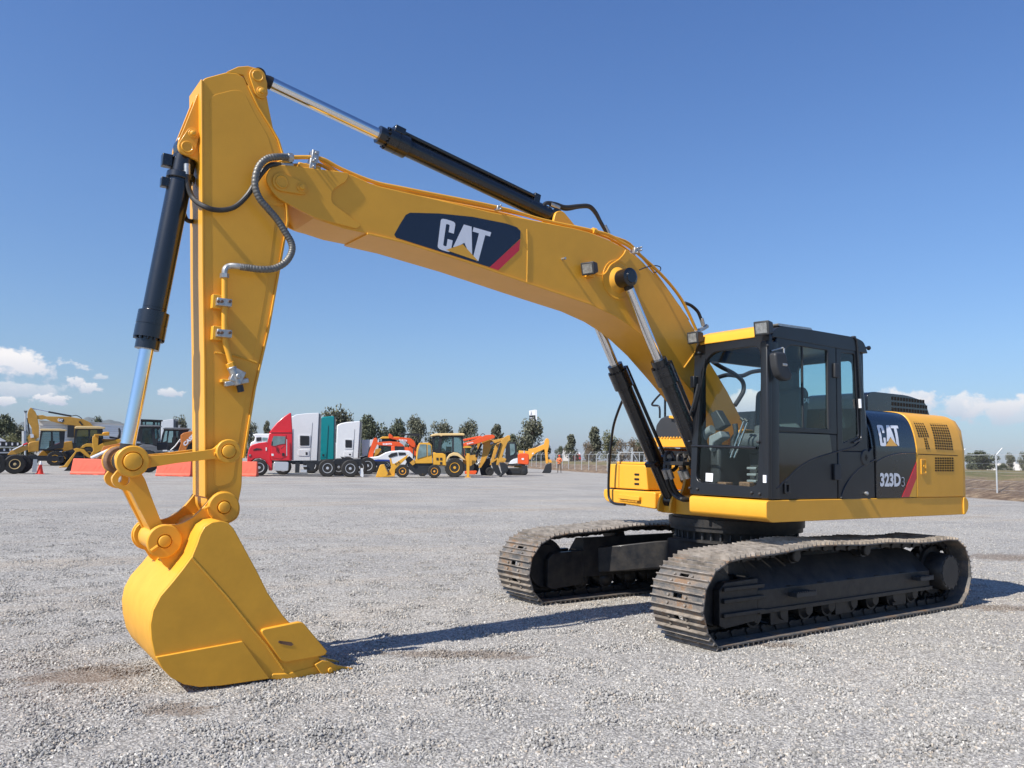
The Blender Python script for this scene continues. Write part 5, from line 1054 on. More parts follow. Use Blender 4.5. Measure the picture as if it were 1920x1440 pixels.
k.build('crate_labels','shed white',r.e); r.poly('side_rail','galvanised',[(-60,614),(250,626),(250,640),(-60,632)],0,.1); r.poly('tarpaulin','truck white',[(-60,480),(0,485),(90,530),(80,542),(-60,540)],.1,2); r.poly('bed','galvanised',[(-60,700),(260,700),(260,720),(-60,720)],0,2.2); r.wheel((120,790),11,.2,.4,'far dark'); r.wheel((0,790),11,.2,.4,'far dark')
r=Rig('excavator','orange and grey backhoe with white lettering low behind the chrome bucket rod','backhoe',400,1270,zB)
r.e.name='backhoe_loader'
r.poly('roof','far grey',[(380,205),(780,208),(885,228),(880,245),(380,240)],.2,1.9,bevel=.03); cabbox(r,[(380,240),(860,242),(800,330),(830,470),(790,560),(760,680),(400,650),(290,620),(330,420)],[[(440,270),(640,265),(670,560),(690,640),(440,590)],[(345,300),(410,280),(410,580),(320,570)],[(690,270),(790,290),(810,480),(740,520)]],.35,1.8)
r.poly('fender','far grey',[(275,790),(340,690),(450,640),(640,645),(770,690),(720,725),(560,715),(430,735),(340,790)],.0,.6,bevel=.03); r.wheel((560,1030),21,.05,.5,'far yellow',.5,lug=True,hub=None)
r.poly('hood','far dark',[(760,600),(1000,620),(1030,760),(780,770)],.5,1.7,bevel=.05); r.wheel((960,1120),12,.1,.4,'far dark')
r.z=zA; r.poly('loader_arm','rust orange',[(1480,770),(1500,720),(1550,615),(1640,600),(1840,560),(1860,640),(1700,720),(1560,790),(1400,800)],.1,.5,bevel=.02); r.bar('ram_rod','truck white',[(1365,792),(1640,668)],.11,.0); r.bar('ram_rod','truck white',[(1430,800),(1640,720)],.06,.3)
r.text('arm_lettering','CASE',[(1738,655),(1836,615),(1830,588),(1728,632)],'white decal',.07,.06); r.wheel((1560,880),13,.3,.4,'far dark',.5,lug=True)
r=Rig('backhoe_loader','orange and grey backhoe whose tall orange arm with white lettering leans against the stick','backhoe',1000,1250,zB)
r.poly('roof','far grey',[(905,272),(960,258),(1380,262),(1540,285),(1540,300),(1300,310),(920,300)],.2,1.9,bevel=.03); cabbox(r,[(930,300),(1500,300),(1460,380),(1330,500),(1230,640),(1180,700),(860,680),(850,600),(880,450)],[[(960,330),(1010,325),(985,560),(900,590)],[(1050,330),(1140,330),(1130,600),(1010,610)],[(1200,330),(1260,330),(1240,560),(1195,640)]],.35,1.8)
r.poly('boom','rust orange',[(1250,790),(1270,740),(1310,620),(1305,430),(1360,385),(1480,355),(1640,335),(1700,340),(1720,470),(1640,550),(1540,590),(1470,660),(1420,790)],-.3,.2,bevel=.03)
r.text('boom_lettering','CASE',[(1405,690),(1620,470),(1568,405),(1345,615)],'white decal',-.33,.06); r.poly('chassis','far dark',[(1000,600),(1800,560),(1850,760),(1000,780)],.4,1.7); r.wheel((1600,1080),19,.2,.5,'far dark',.5,lug=True); r.wheel((1020,1130),12,.2,.4,'far dark'); r.bar('boom_ram','galvanised',[(1080,770),(1180,680),(1300,520)],.05,-.1)
r=Rig('tractor','taller grey-roofed cab showing above the orange and grey backhoe','tractor',600,1190,zB)
r.poly('roof','far dark',[(405,68),(890,88),(915,105),(880,112),(405,100)],.2,2,bevel=.03); cabbox(r,[(405,100),(870,105),(850,600),(405,600)],[[(450,125),(500,122),(500,205),(450,205)],[(525,122),(680,125),(680,210),(525,205)],[(730,135),(770,135),(770,600),(730,600)],[(795,140),(835,140),(835,560),(795,560)]],.35,1.8); r.poly('body','far grey',[(300,600),(900,600),(900,900),(300,900)],.4,1.7); r.wheel((450,960),17,.2,.5,'far dark'); r.wheel((800,980),15,.2,.5,'far dark')
r=Rig('box_truck','white box truck showing above the grey-roofed cabs beside the stick','truck',1000,1120,zB)
r.poly('cargo_box','truck white',[(862,120),(900,100),(1145,65),(1145,800),(862,800)],0,2.4,bevel=.03); r.poly('box_end','far grey',[(1146,66),(1250,75),(1250,800),(1146,800)],.1,2.3); r.poly('vent','far dark',[(1195,120),(1245,120),(1245,260),(1195,260)],.02,.1); r.wheel((930,950),14,.1,.5); r.wheel((1150,950),14,.1,.5)
# ---- trucks in the middle
def tandem(r,cs,rp,rim='alloy',v=0):
    for c in cs: r.wheel(c,rp,v,.55,rim,.56); r.wheel(c,rp,v+1.9,.55,'far dark',.56)
r=Rig('semi_truck','red semi truck tractor with a tall swept roof fairing, nearest of the parked trucks','truck',900,985,zF)
hood=[(170,800),(178,690),(195,610),(228,548),(330,522),(430,508),(500,498),(500,760),(522,762),(516,906),(470,902),(462,830),(420,765),(350,735),(270,742),(215,785),(200,800)]
r.poly('hood','truck red',hood,.25,2.2,bevel=.05)
r.poly('cab','truck red',[(480,390),(520,372),(800,372),(790,765),(500,762),(488,560),(452,516)],.12,2.3,bevel=.04); r.poly('roof_fairing','truck red',[(470,388),(520,320),(590,235),(670,165),(768,102),(784,108),(800,372)],.3,2.1,bevel=.06)
d=r.poly('door','truck red',[(505,405),(712,408),(712,700),(640,740),(510,722)],.09,.13,bevel=.01); r.poly('handle','far dark',[(655,660),(690,660),(690,700),(655,700)],.06,.1,d); r.poly('side_window','pane',[(540,425),(702,430),(700,530),(620,540),(565,560),(515,560),(520,470)],.06,.088,d)
r.poly('windscreen','pane',[(440,514),(490,400),(508,400),(498,520)],.2,2.1); r.poly('hood_vent','far dark',[(250,618),(300,592),(368,600),(372,612),(262,624)],.22,.26); r.poly('hood_badge','truck white',[(428,585),(446,580),(446,625),(430,630)],.22,.26)
r.bar('mirror','far dark',[(515,560),(520,500)],.05,-.1)
r.poly('fuel_tank','alloy',[(540,780),(748,784),(742,908),(548,908)],.05,.7,r=.1,bevel=.03); r.poly('frame_rail','far dark',[(520,768),(1760,775),(1760,825),(520,800)],.5,.7); r.poly('frame_rail','far dark',[(520,768),(1760,775),(1760,825),(520,800)],1.6,1.8)
r.poly('tool_locker','far dark',[(840,790),(905,790),(895,935),(835,935)],.1,.7); r.poly('step','alloy',[(915,890),(1000,892),(998,928),(912,925)],.1,.6); r.poly('step','alloy',[(915,832),(1000,834),(1000,850),(915,850)],.1,.6); r.poly('battery_box','far dark',[(1000,800),(1110,800),(1100,900),(1000,900)],.2,.7)
r.poly('fifth_wheel','far dark',[(1470,710),(1500,715),(1620,745),(1780,745),(1750,770),(1380,770),(1390,750),(1500,745)],.7,1.6); r.wheel((338,868),15.5,.0,.35,'alloy',.6); r.wheel((338,868),15.5,2.0,.35,'far dark'); tandem(r,[(1285,893),(1600,897)],16.7)
r.poly('mud_flap','truck white',[(1745,870),(1775,868),(1785,960),(1780,1000),(1745,985),(1730,940)],.1,.14)
r.bar('exhaust_stack','alloy',[(806,760),(806,330)],.07,.4); r.bar('grab_handle','alloy',[(722,700),(722,470)],.03,.0); r.poly('headlamp','lamp glass',[(196,680),(222,676),(222,700),(196,706)],.2,.26)
k=MB()
for a_ in ((560,570,640,680),(640,600,690,560)): r.bar('',None,[(a_[0],a_[1]),(a_[2],a_[3])],.012,.085,mb=k)
k.build('door_crease','far dark',r.e); r.bar('cab_seam','far dark',[(505,378),(800,380)],.02,.11); r.poly('door_badge','truck white',[(508,668),(540,672),(540,700),(510,700)],.075,.09)
def sleeper(label,px,py,body,m,wins,box,wheels,rear):
    r=Rig('semi_truck',label,'truck',px,py,zF,'sleeper cab trucks parked side by side'); r.poly('sleeper_cab',m,body,.2,2.5,bevel=.07); r.poly('rear_wall','far grey',rear,.25,2.45)
    for w_ in wins:
        f=r.poly('window_frame','truck white' if m!='truck teal' else m,[(w_[0]-16,w_[1]-18),(w_[2]+16,w_[1]-14),(w_[2]+14,w_[3]+20),(w_[0]-14,w_[3]+18)],.17,.21,r=.08); r.poly('side_window','far dark',[(w_[0],w_[1]),(w_[2],w_[1]+4),(w_[2],w_[3]),(w_[0],w_[3])],.15,.17,f,r=.05)
    if box:
        f=r.poly('locker_door',m,[(box[0],box[1]),(box[2],box[1]+4),(box[2],box[3]+4),(box[0],box[3])],.17,.21,r=.08,bevel=.01); r.poly('locker_latch','far dark',[(box[2]-48,box[1]+35),(box[2]-22,box[1]+37),(box[2]-22,box[3]-15),(box[2]-48,box[3]-17)],.15,.17,f)
    b=body; r.poly('frame_rail','far dark',[(b[-1][0],768),(b[0][0]+900,775),(b[0][0]+900,825),(b[-1][0],815)],.5,.8); tandem(r,wheels,16.3); r.wheel((b[-1][0]-120,880),15,.1,.35)
    r.poly('hood',m,[(b[-1][0]-430,620),(b[-1][0]-300,560),(b[-1][0],520),(b[-1][0],765),(b[-1][0]-440,780)],.4,2.2,bevel=.08)
    return r
r=sleeper('white semi truck with a tall sleeper cab, directly behind the red truck',1000,967,[(780,165),(850,128),(1000,110),(1160,104),(1168,110),(1140,765),(790,768)],'truck white',[(905,420,1033,555)],(878,612,1030,700),[(1440,890),(1720,888)],[(1166,108),(1202,130),(1185,765),(1142,765)])
r.poly('roof_seam','far grey',[(1075,240),(1079,240),(1045,760),(1040,760)],.185,.21)
r=sleeper('teal semi truck with only its sleeper cab showing between the two white ones',1300,946,[(1190,172),(1215,160),(1365,148),(1382,160),(1375,750),(1180,756)],'truck teal',[],(1190,640,1262,720),[(1560,880),(1840,878)],[(1383,162),(1400,190),(1396,750),(1376,750)])
r.poly('roof_seam','far dark',[(1296,280),(1300,280),(1275,750),(1271,750)],.17,.2)
r=sleeper('white semi truck with a lower sleeper cab, rightmost of the parked trucks',1600,928,[(1415,275),(1470,248),(1560,230),(1730,218),(1742,224),(1712,738),(1402,742)],'truck white',[(1532,478,1623,585)],(1508,635,1630,705),[(1910,858),(2200,858)],[(1742,222),(1768,244),(1736,738),(1714,738)])
r.poly('roof_seam','far grey',[(1660,330),(1664,330),(1640,735),(1636,735)],.185,.21)
r=Rig('day_cab_truck','white truck cab peeping over the red hood','truck',400,948,zF)
r.poly('cab','truck white',[(250,405),(290,392),(480,392),(540,400),(540,700),(230,700),(215,545),(228,512),(270,495),(285,440)],.2,2.3,bevel=.06); r.poly('side_window','far dark',[(300,445),(370,440),(370,492),(300,500)],.17,.2); r.poly('side_window','pane',[(385,445),(455,448),(450,485),(385,490)],.17,.2); r.wheel((330,860),14,.1,.4)
r=Rig('box_trailer','plain white trailer side right of the last white truck','trailer',1850,930,zF)
r.poly('cargo_box','truck white',[(1755,478),(1925,474),(2000,480),(1990,640),(1760,720)],0,2.4,bevel=.03); r.poly('bed','far dark',[(1740,715),(2050,650),(2050,700),(1740,760)],.1,2.3); r.wheel((1840,840),12,.1,.5)
# ---- middle right
r=Rig('car','white and blue saloon car with a dark roofline behind the small loader bucket','car',360,875,zC)
r.poly('body','truck white',[(25,640),(100,618),(230,605),(270,585),(345,545),(420,525),(560,514),(700,520),(770,590),(790,640),(780,740),(60,740)],.1,1.8,bevel=.08); r.poly('side_window','far dark',[(380,600),(430,560),(515,545),(520,590),(400,625)],.06,.09); r.poly('side_window','far dark',[(535,545),(640,548),(650,580),(540,590)],.06,.09)
r.poly('door_panel','car blue',[(60,668),(235,650),(420,655),(440,700),(420,745),(60,745)],.06,.1); r.wheel((365,735),7.5,.0,.25,'alloy'); r.wheel((120,735),7.5,.0,.25,'alloy'); r.wheel((700,735),7.5,.0,.25)
r=Rig('backhoe_loader','yellow-roofed backhoe half hidden behind the orange mini excavator arms','backhoe',400,860,zC)
r.poly('roof','far yellow',[(262,325),(300,308),(540,310),(570,325),(560,340),(265,342)],.2,1.9,bevel=.04); cabbox(r,[(285,342),(480,342),(500,520),(280,540)],[[(300,445),(420,445),(420,520),(300,530)]],.3,1.8); r.poly('loader_arm','far ochre',[(165,640),(190,500),(260,480),(280,500),(240,560),(190,600)],.2,.5); r.wheel((420,760),14,.1,.5); r.poly('body','far ochre',[(200,560),(520,540),(520,700),(200,700)],.5,1.5)
def kub(label,px,py,stick_,boom_,txt,q,extra=None,v=0):
    r=Rig('mini_excavator',label,'mini excavator',px,py,zC,'orange mini excavators among the parked machines'); 
    if stick_: r.poly('stick','far orange',stick_,.1,.45,bevel=.02)
    r.poly('boom','far orange',boom_,.1,.5,bevel=.02); r.text('boom_lettering',txt,q,'white decal',.06,.05)
    if extra: extra(r)
    return r
def k1(r):
    r.bar('stick_cylinder','far dark',[(70,620),(105,480),(185,395)],.07,.3); r.poly('house','far orange',[(430,450),(480,455),(700,470),(700,560),(430,550)],.0,1.8,bevel=.05); r.poly('cab','far dark',[(480,455),(620,455),(620,560),(480,560)],-.05,1.2); r.poly('crawler_tracks','far dark',[(430,640),(760,640),(800,700),(760,760),(430,760),(400,700)],0,1.8,r=.2)
kub('orange mini excavator with its arm folded down to the left, in front of its twin',500,875,[(78,640),(90,560),(130,440),(160,350),(185,325),(210,330),(225,370),(215,430),(170,530),(150,620),(105,640)],[(205,395),(400,380),(540,388),(600,425),(660,500),(715,560),(690,600),(640,560),(560,490),(520,455),(400,450),(225,435)],'KUBOTA',[(303,436),(440,432),(440,404),(303,408)],k1)
def k2(r): r.poly('house','far orange',[(700,430),(880,440),(880,600),(700,600)],.3,2,bevel=.05); r.poly('crawler_tracks','far dark',[(600,640),(880,640),(900,700),(880,740),(600,740)],0,1.8,r=.2); r.poly('canopy','far dark',[(540,250),(640,265),(855,262),(860,275),(800,300),(640,280),(545,268)],.3,1.6); r.bar('canopy_post','far dark',[(835,275),(840,430)],.05,.4)
kub('orange mini excavator behind its twin, boom arching under a dark canopy',650,865,[(390,330),(388,285),(402,262),(445,290),(460,330),(430,340)],[(430,320),(520,318),(640,325),(720,335),(770,370),(795,420),(785,470),(740,465),(700,430),(650,385),(560,365),(430,345)],'KUBOTA',[(545,372),(668,384),(672,358),(548,346)],k2)
def k3(r):
    r.z=zD; r.poly('dozer_blade','far orange',[(110,800),(300,790),(335,800),(300,862),(110,852)],-.2,.6,bevel=.03); r.poly('boom','far orange',[(80,225),(380,165),(420,170),(400,200),(90,258)],.6,.9,bevel=.02)
    r.bar('boom_hose','far dark',[(390,165),(420,130),(450,130),(475,160)],.03,.3,smooth=3); r.poly('house','far orange',[(60,340),(110,350),(110,560),(60,560)],0,1.6); r.poly('crawler_tracks','far dark',[(50,640),(260,640),(290,720),(260,800),(50,800)],0,1.6,r=.2)
kub('orange mini excavator boom rising to the right behind the cream-roofed backhoe',1700,895,None,[(1500,455),(1510,410),(1620,375),(1850,285),(1950,280),(1985,300),(1980,330),(1900,355),(1700,420),(1540,450)],'KUBOTA',[(1568,430),(1662,405),(1658,385),(1562,410)],k3)
r=Rig('compact_loader','small bright yellow wheel loader with its bucket lowered to the left, nearest the camera','loader',600,925,zC)
r.poly('bucket','far yellow',[(195,918),(220,840),(262,732),(320,728),(350,790),(385,860),(350,912)],-.1,1.9,bevel=.03); r.poly('bucket_lip','far yellow',[(195,922),(480,905),(482,885),(370,893),(340,905)],-.1,1.9)
r.poly('loader_arm','far yellow',[(402,638),(430,636),(445,715),(480,712),(690,572),(655,640),(560,730),(490,800),(480,895),(375,898),(385,850),(430,770)],.2,.45,bevel=.02); r.text('arm_lettering','KUL',[(492,735),(568,695),(556,672),(480,712)],'far dark',.16,.05)
fo_=[(770,712),(800,640),(815,480),(850,402),(1000,400),(1040,440),(1048,712)]
r.poly('cab','far yellow',fo_,.3,1.6,bevel=.03); r.poly('window','pane',[(862,425),(955,425),(957,600),(818,642),(832,520)],.26,.295); r.poly('window','pane',[(975,428),(1018,438),(1030,580),(975,600)],.26,.295); r.bar('exhaust','far dark',[(760,640),(765,500),(790,470)],.05,.5)
r.poly('engine_hood','far yellow',[(1060,540),(1110,558),(1200,558),(1248,580),(1256,746),(1060,735)],.3,1.6,bevel=.05)
k=MB()
for a,b_ in ((1105,625),(1160,625),(1160,690)): r.poly('',None,[(a,b_),(a+32,b_),(a+32,b_+38),(a,b_+38)],.27,.295,mb=k)
k.build('hood_grille','far dark',r.e); r.poly('chassis','far dark',[(760,712),(1060,712),(1000,860),(800,880),(700,800),(640,640),(700,600),(770,660)],.4,1.5); r.poly('axle_guard','far ochre',[(705,700),(770,650),(785,715),(750,742)],.25,.5)
r.wheel((598,828),12.2,.0,.4,'far amber',.55,lug=True,hub=None); r.wheel((1076,830),12.2,.0,.4,'far amber',.55,lug=True,hub=None); r.wheel((598,828),12.2,1.5,.4); r.wheel((1076,830),12.2,1.5,.4)
r=Rig('backhoe_loader','yellow backhoe with a cream roof and large rear wheel, right of the small loader','backhoe',1380,918,zC)
r.poly('roof','cream',[(1012,300),(1025,282),(1090,262),(1500,256),(1532,268),(1530,292),(1200,296),(1180,308),(1140,292),(1030,306)],.2,2.1,bevel=.04)
cabbox(r,[(1045,300),(1500,292),(1530,640),(1450,560),(1300,545),(1180,560),(1060,540)],[[(1195,315),(1340,315),(1340,540),(1290,525),(1200,545),(1165,540)],[(1368,315),(1475,320),(1500,600),(1440,550),(1368,535)],[(1075,320),(1150,310),(1130,500),(1070,500)]],.35,2.0)
r.poly('fender','cream',[(1252,700),(1262,625),(1300,572),(1365,545),(1430,552),(1490,600),(1548,668),(1500,655),(1430,605),(1370,592),(1310,612),(1275,660)],.0,.6,bevel=.03); r.wheel((1380,775),18.2,.0,.55,'far yellow',.52,lug=True,hub=None); r.wheel((1380,775),18.2,1.8,.55,'far dark')
r.wheel((895,860),9,.5,.4,'far yellow',.5); r.poly('chassis','far grey',[(800,720),(1195,745),(1290,745),(1290,870),(1195,860),(820,850)],.8,1.6); r.poly('stabiliser_leg','far yellow',[(1558,560),(1607,565),(1600,915),(1560,915)],-.2,.1,bevel=.02); r.poly('stabiliser_foot','far yellow',[(1533,912),(1622,912),(1622,928),(1533,928)],-.3,.3); r.poly('rear_frame','far ochre',[(1500,600),(1690,580),(1700,700),(1600,760),(1500,700)],.4,1.6)
r.poly('rear_seat_glass','far glass',[(1510,480),(1610,460),(1620,560),(1510,580)],.4,.5); r.poly('rear_canopy','far yellow',[(1505,462),(1560,445),(1620,455),(1640,475),(1510,478)],.3,1.5)
# arms of the two ochre backhoes
r=Rig('backhoe_loader','ochre backhoe folded boom with a white logo, between the stabiliser leg and the black buckets','backhoe',360,880,zD)
bo=r.poly('boom','far ochre',[(398,262),(440,203),(480,212),(600,236),(640,232),(645,300),(590,360),(545,480),(480,620),(400,745),(355,742),(395,610),(425,480),(440,330)],.1,.45,bevel=.03)
r.poly('boom','far ochre',[(308,245),(345,212),(400,235),(370,400),(330,600),(290,620),(345,420),(325,310)],.9,1.2,bevel=.02); r.bar('boom_ram','far dark',[(415,300),(350,440),(300,545)],.09,.0); r.bar('boom_ram','far dark',[(315,300),(225,480)],.08,.9)
r.poly('logo_panel','navy decal',[(568,268),(640,262),(650,300),(575,335)],.07,.095); r.text('boom_lettering','CAT',[(572,322),(636,302),(628,270),(566,288)],'white decal',.06,.06); r.poly('swing_frame','far dark',[(200,620),(330,600),(370,760),(330,860),(200,800)],.3,1.2); r.bar('ram_rod','galvanised',[(260,610),(330,680),(370,640)],.08,.1)
r.poly('body','far dark',[(390,600),(560,560),(600,820),(560,880),(400,870),(380,780)],.8,1.8); r.wheel((560,820),8,.3,.4,'far dark')
r=Rig('backhoe_loader','ochre backhoe with two upright arms ending in black buckets, left of the black mini excavator','backhoe',720,905,zD)
r.poly('stick','far ochre',[(675,690),(690,600),(755,280),(785,225),(830,185),(885,152),(925,158),(932,240),(885,275),(845,365),(780,550),(850,575),(860,600),(730,650),(720,690)],.0,.3,bevel=.02); r.poly('stick','far ochre',[(560,690),(585,590),(650,352),(700,300),(765,268),(745,330),(700,420),(640,590),(705,555),(700,590),(610,650),(600,690)],.9,1.2,bevel=.02)
r.poly('boom','far ochre',[(600,250),(770,210),(860,180),(800,250),(650,300)],.4,.7,bevel=.02); r.bar('bucket_ram','far dark',[(755,290),(685,530)],.08,-.05)
r.poly('bucket','far dark',[(585,650),(660,635),(720,720),(770,860),(715,885),(650,830),(610,740)],.8,1.6,bevel=.03); r.poly('bucket','far dark',[(735,650),(800,640),(875,680),(892,742),(800,850),(775,905),(722,900),(740,870),(775,830),(755,760)],-.2,.6,bevel=.03); r.poly('body','far ochre',[(600,560),(850,570),(840,640),(600,650)],1.2,2)
r=Rig('mini_excavator','black-cabbed mini excavator with a bright orange counterweight','mini excavator',1050,876,zD)
r.poly('cab','far dark',[(860,285),(1000,275),(1035,290),(1050,540),(1030,565),(900,640),(840,640),(845,420)],.1,1.3,bevel=.03); r.poly('window','pane',[(920,308),(1005,308),(1015,460),(985,500),(930,520)],.06,.09); r.poly('counterweight','far orange',[(1065,500),(1090,476),(1230,480),(1262,500),(1268,640),(1255,690),(1065,668)],.0,1.9,bevel=.06)
r.text('number','45',[(1125,598),(1178,600),(1178,565),(1125,563)],'white decal',-.03,.08); r.poly('side_panel','truck white',[(900,672),(930,620),(980,585),(1062,562),(1062,655),(960,672)],.02,.1,bevel=.02); r.poly('deck','far dark',[(880,672),(1200,680),(1190,705),(880,705)],.1,1.8)
r.poly('turntable','far ochre',[(1000,700),(1140,700),(1140,735),(1000,735)],.4,1.4); r.poly('crawler_track','rubber',[(850,745),(1180,742),(1240,770),(1248,830),(1215,872),(870,880),(840,830)],.0,.4,r=.12,bevel=.02); r.poly('crawler_track','rubber',[(850,745),(1180,742),(1240,770),(1248,830),(1215,872),(870,880),(840,830)],1.4,1.8,r=.12); k=MB(); p=r.P((1185,808),-.03); k.rev(p,(0,-1,0),[(-.05,.28),(.0,.26),(.03,.1)],20); k.build('sprocket','far dark',r.e); r.poly('dozer_blade','far dark',[(730,905),(760,870),(880,745),(900,745),(890,790),(800,880),(775,908)],-.3,.1)
r.poly('track_frame','far dark',[(900,790),(1110,790),(1110,840),(900,840)],-.03,.0); r.bar('exhaust','galvanised',[(1180,480),(1180,430)],.07,.5)
r=Rig('excavator','amber excavator arm with a black bucket on the ground beside the person in orange','excavator',1590,838,zD)
r.poly('boom','far amber',[(1255,402),(1330,392),(1400,372),(1530,315),(1558,330),(1555,400),(1400,470),(1330,530),(1285,600),(1262,570)],.2,.55,bevel=.03); r.poly('stick','far amber',[(1558,225),(1590,205),(1620,222),(1632,262),(1625,360),(1603,450),(1608,590),(1620,650),(1570,672),(1560,560),(1545,410),(1530,330)],.1,.5,bevel=.03)
r.bar('stick_cylinder','far dark',[(1340,385),(1470,300)],.1,.35); r.bar('cylinder_rod','galvanised',[(1460,306),(1545,262)],.05,.35); r.poly('bucket_link','far amber',[(1595,585),(1660,595),(1682,640),(1650,650),(1600,620)],.15,.45); r.poly('bucket','far dark',[(1498,834),(1530,780),(1560,700),(1580,672),(1640,660),(1668,640),(1675,760),(1665,820),(1640,836)],-.1,.8,bevel=.04)
r.text('boom_badge','45',[(1318,505),(1352,488),(1348,462),(1314,478)],'white decal',.17,.06); r.poly('house','far amber',[(1080,430),(1260,440),(1270,600),(1080,620)],.9,2.2,bevel=.05); r.poly('crawler_tracks','far dark',[(1080,700),(1230,700),(1240,790),(1080,800)],.9,2.2)
# ---- person
def person():
    o=at(1048.5,887,2,0); s=((o-CAM).dot(CF)/FPX)*33.4/1.75; e=empty('person',o,ZR+R(-8)); e.scale=(s,s,s); tag(e,'person in an orange work jacket looking down at something held in both hands','person')
    V=[(0,0,.95),(0,0,1.12),(0,.0,1.30),(0,-.01,1.43),(0,-.02,1.50),(0,-.05,1.58),(0,-.06,1.68),
       (-.10,0,.90),(-.13,.0,.50),(-.15,.05,.10),(-.15,-.09,.04), (.10,0,.90),(.14,-.08,.52),(.17,.06,.11),(.17,-.09,.04),
       (-.19,0,1.40),(-.26,-.02,1.14),(-.10,-.24,1.16),(-.04,-.29,1.19),(.19,0,1.40),(.26,-.02,1.14),(.10,-.24,1.16),(.05,-.29,1.19)]
    E=[(0,1),(1,2),(2,3),(3,4),(4,5),(5,6),(0,7),(7,8),(8,9),(9,10),(0,11),(11,12),(12,13),(13,14),(3,15),(15,16),(16,17),(17,18),(3,19),(19,20),(20,21),(21,22)]
    rad=[.15,.14,.16,.12,.055,.085,.075,.095,.065,.045,.045,.095,.065,.045,.045,.07,.05,.04,.032,.07,.05,.04,.032]
    me=bpy.data.meshes.new('body'); me.from_pydata(V,E,[]); ob=bpy.data.objects.new('body',me); col.objects.link(ob); ob.parent=e
    md=ob.modifiers.new('skin','SKIN'); 
    sv=me.skin_vertices or me.attributes.new('skin','FLOAT','POINT')
    try:
        for i,v in enumerate(me.skin_vertices[0].data): v.radius=(rad[i],rad[i]*.85); v.use_root=(i==0)
    except Exception:
        pass
    ss=ob.modifiers.new('sub','SUBSURF'); ss.levels=1; ss.render_levels=2
    m=bpy.data.materials.new('clothed body'); m.use_nodes=True; n,l=nodes(m); b=n['Principled BSDF']; b.inputs['Roughness'].default_value=.75
    tc=n.new('ShaderNodeTexCoord'); sp=n.new('ShaderNodeSeparateXYZ'); l.new(tc.outputs['Object'],sp.inputs[0]); r_=n.new('ShaderNodeValToRGB'); r_.color_ramp.interpolation='CONSTANT'; el=r_.color_ramp.elements
    mr=n.new('ShaderNodeMath'); mr.operation='DIVIDE'; mr.inputs[1].default_value=1.8; l.new(sp.outputs[2],mr.inputs[0]); l.new(mr.outputs[0],r_.inputs['Fac'])
    el[0].position=0; el[0].color=(.02,.018,.016,1); el[1].position=.865; el[1].color=(.35,.2,.13,1)
    for p,c in ((.07,(.13,.10,.085)),(.50,(.80,.22,.08))): x=el.new(p); x.color=(*c,1)
    l.new(r_.outputs['Color'],b.inputs['Base Color']); me.materials.append(m)
    k=MB(); k.rev((0,-.05,1.66),(0,-.2,1),[(0,.095),(.05,.098),(.09,.08),(.115,.03)],16); k.build('cap','cone red',e)
    k=MB(); k.box(-.05,.05,-.34,-.31,1.17,1.27); k.build('phone','boots',e)
person()
# ---- sign, buildings, vehicles beyond the fence
r=Rig('billboard','tall roadside sign with a dark and white face on a white pole above the trees','sign',1000,868)
r.poly('sign_face','shed white',[(992,770),(1003,768),(1005,800),(993,800)],0,.6); r.poly('sign_edge','truck white',[(1003.4,768),(1006.8,768.5),(1006.8,797),(1005,800)],.0,1.5); r.poly('dark_panel','far dark',[(992.2,779),(1003.6,778.5),(1004.6,799),(993,799)],-.1,-.02)
k=MB()
for y in (783,787): r.poly('',None,[(993.2,y),(1001.5,y-.4),(1001.5,y+.8),(993.2,y+1.2)],-.2,-.12,mb=k)
r.poly('',None,[(995,790),(996.6,790),(997,796),(994.5,796)],-.2,-.12,mb=k); r.poly('',None,[(993,772),(995,770),(996,775),(994,776)],-.3,-.12,mb=k)
k.build('sign_lettering','white decal',r.e); r.bar('pole','galvanised',[(1001,800),(1001,868)],.5,.4)
r=Rig('pickup_truck','red pickup parked beyond the fence, its white bonnet raised above it','pickup',1085,866.5,zg=.0)
r.poly('body','truck red',[(1074.5,855),(1080,853),(1084,851),(1088.5,852),(1090,862),(1074,863)],0,5,bevel=.3); r.poly('canopy','truck white',[(1078,850),(1080,848.5),(1088,848.5),(1089,853),(1079,853.5)],.2,4.6,bevel=.3); r.wheel((1078,863),2.2,-.1,1); r.wheel((1087,863),2.2,-.1,1)
for nm,lab,px,py,pts in (('house','low grey-roofed house between the trees left of the red pickup',1060,866,[(1054,843),(1066,840.5),(1070,845),(1070,864),(1054,864)]),
    ('boundary_wall','long pale wall under the trees at the right edge',1880,886,[(1850,870),(1868,868.5),(1890,869.5),(1925,869),(1960,869),(1960,882),(1850,882)]),
    ('house','small white house with dark openings among the trees at far right',1898,885,[(1893,864),(1899,862.5),(1904,864),(1904,875),(1893,875)])):
    r=Rig(nm,lab,nm.replace('_',' '),px,py); r.poly('wall','wall render',pts,0,6)
    if nm=='house':
        a,b_=pts[0],pts[2]; r.poly('roof','far grey',[(a[0]-1,a[1]+.3),pts[1],(b_[0]+1,b_[1]+.3),(b_[0]+1,b_[1]-.5),(pts[1][0],pts[1][1]-1.2),(a[0]-1,a[1]-.8)],-.4,6.4); cx=(a[0]+b_[0])/2; r.poly('window','far dark',[(cx-2,b_[1]+3),(cx,b_[1]+3),(cx,b_[1]+6),(cx-2,b_[1]+6)],-.1,-.02)
r=Rig('car','small dark car parked by the pale wall at the right edge','car',1908,885)
r.poly('body','far dark',[(1900,874),(1903,871.3),(1911,871),(1915,873.5),(1916.5,876),(1900,877)],0,1.8,bevel=.1); r.wheel((1903,876.5),1.5,-.05,.3); r.wheel((1913,876.5),1.5,-.05,.3)
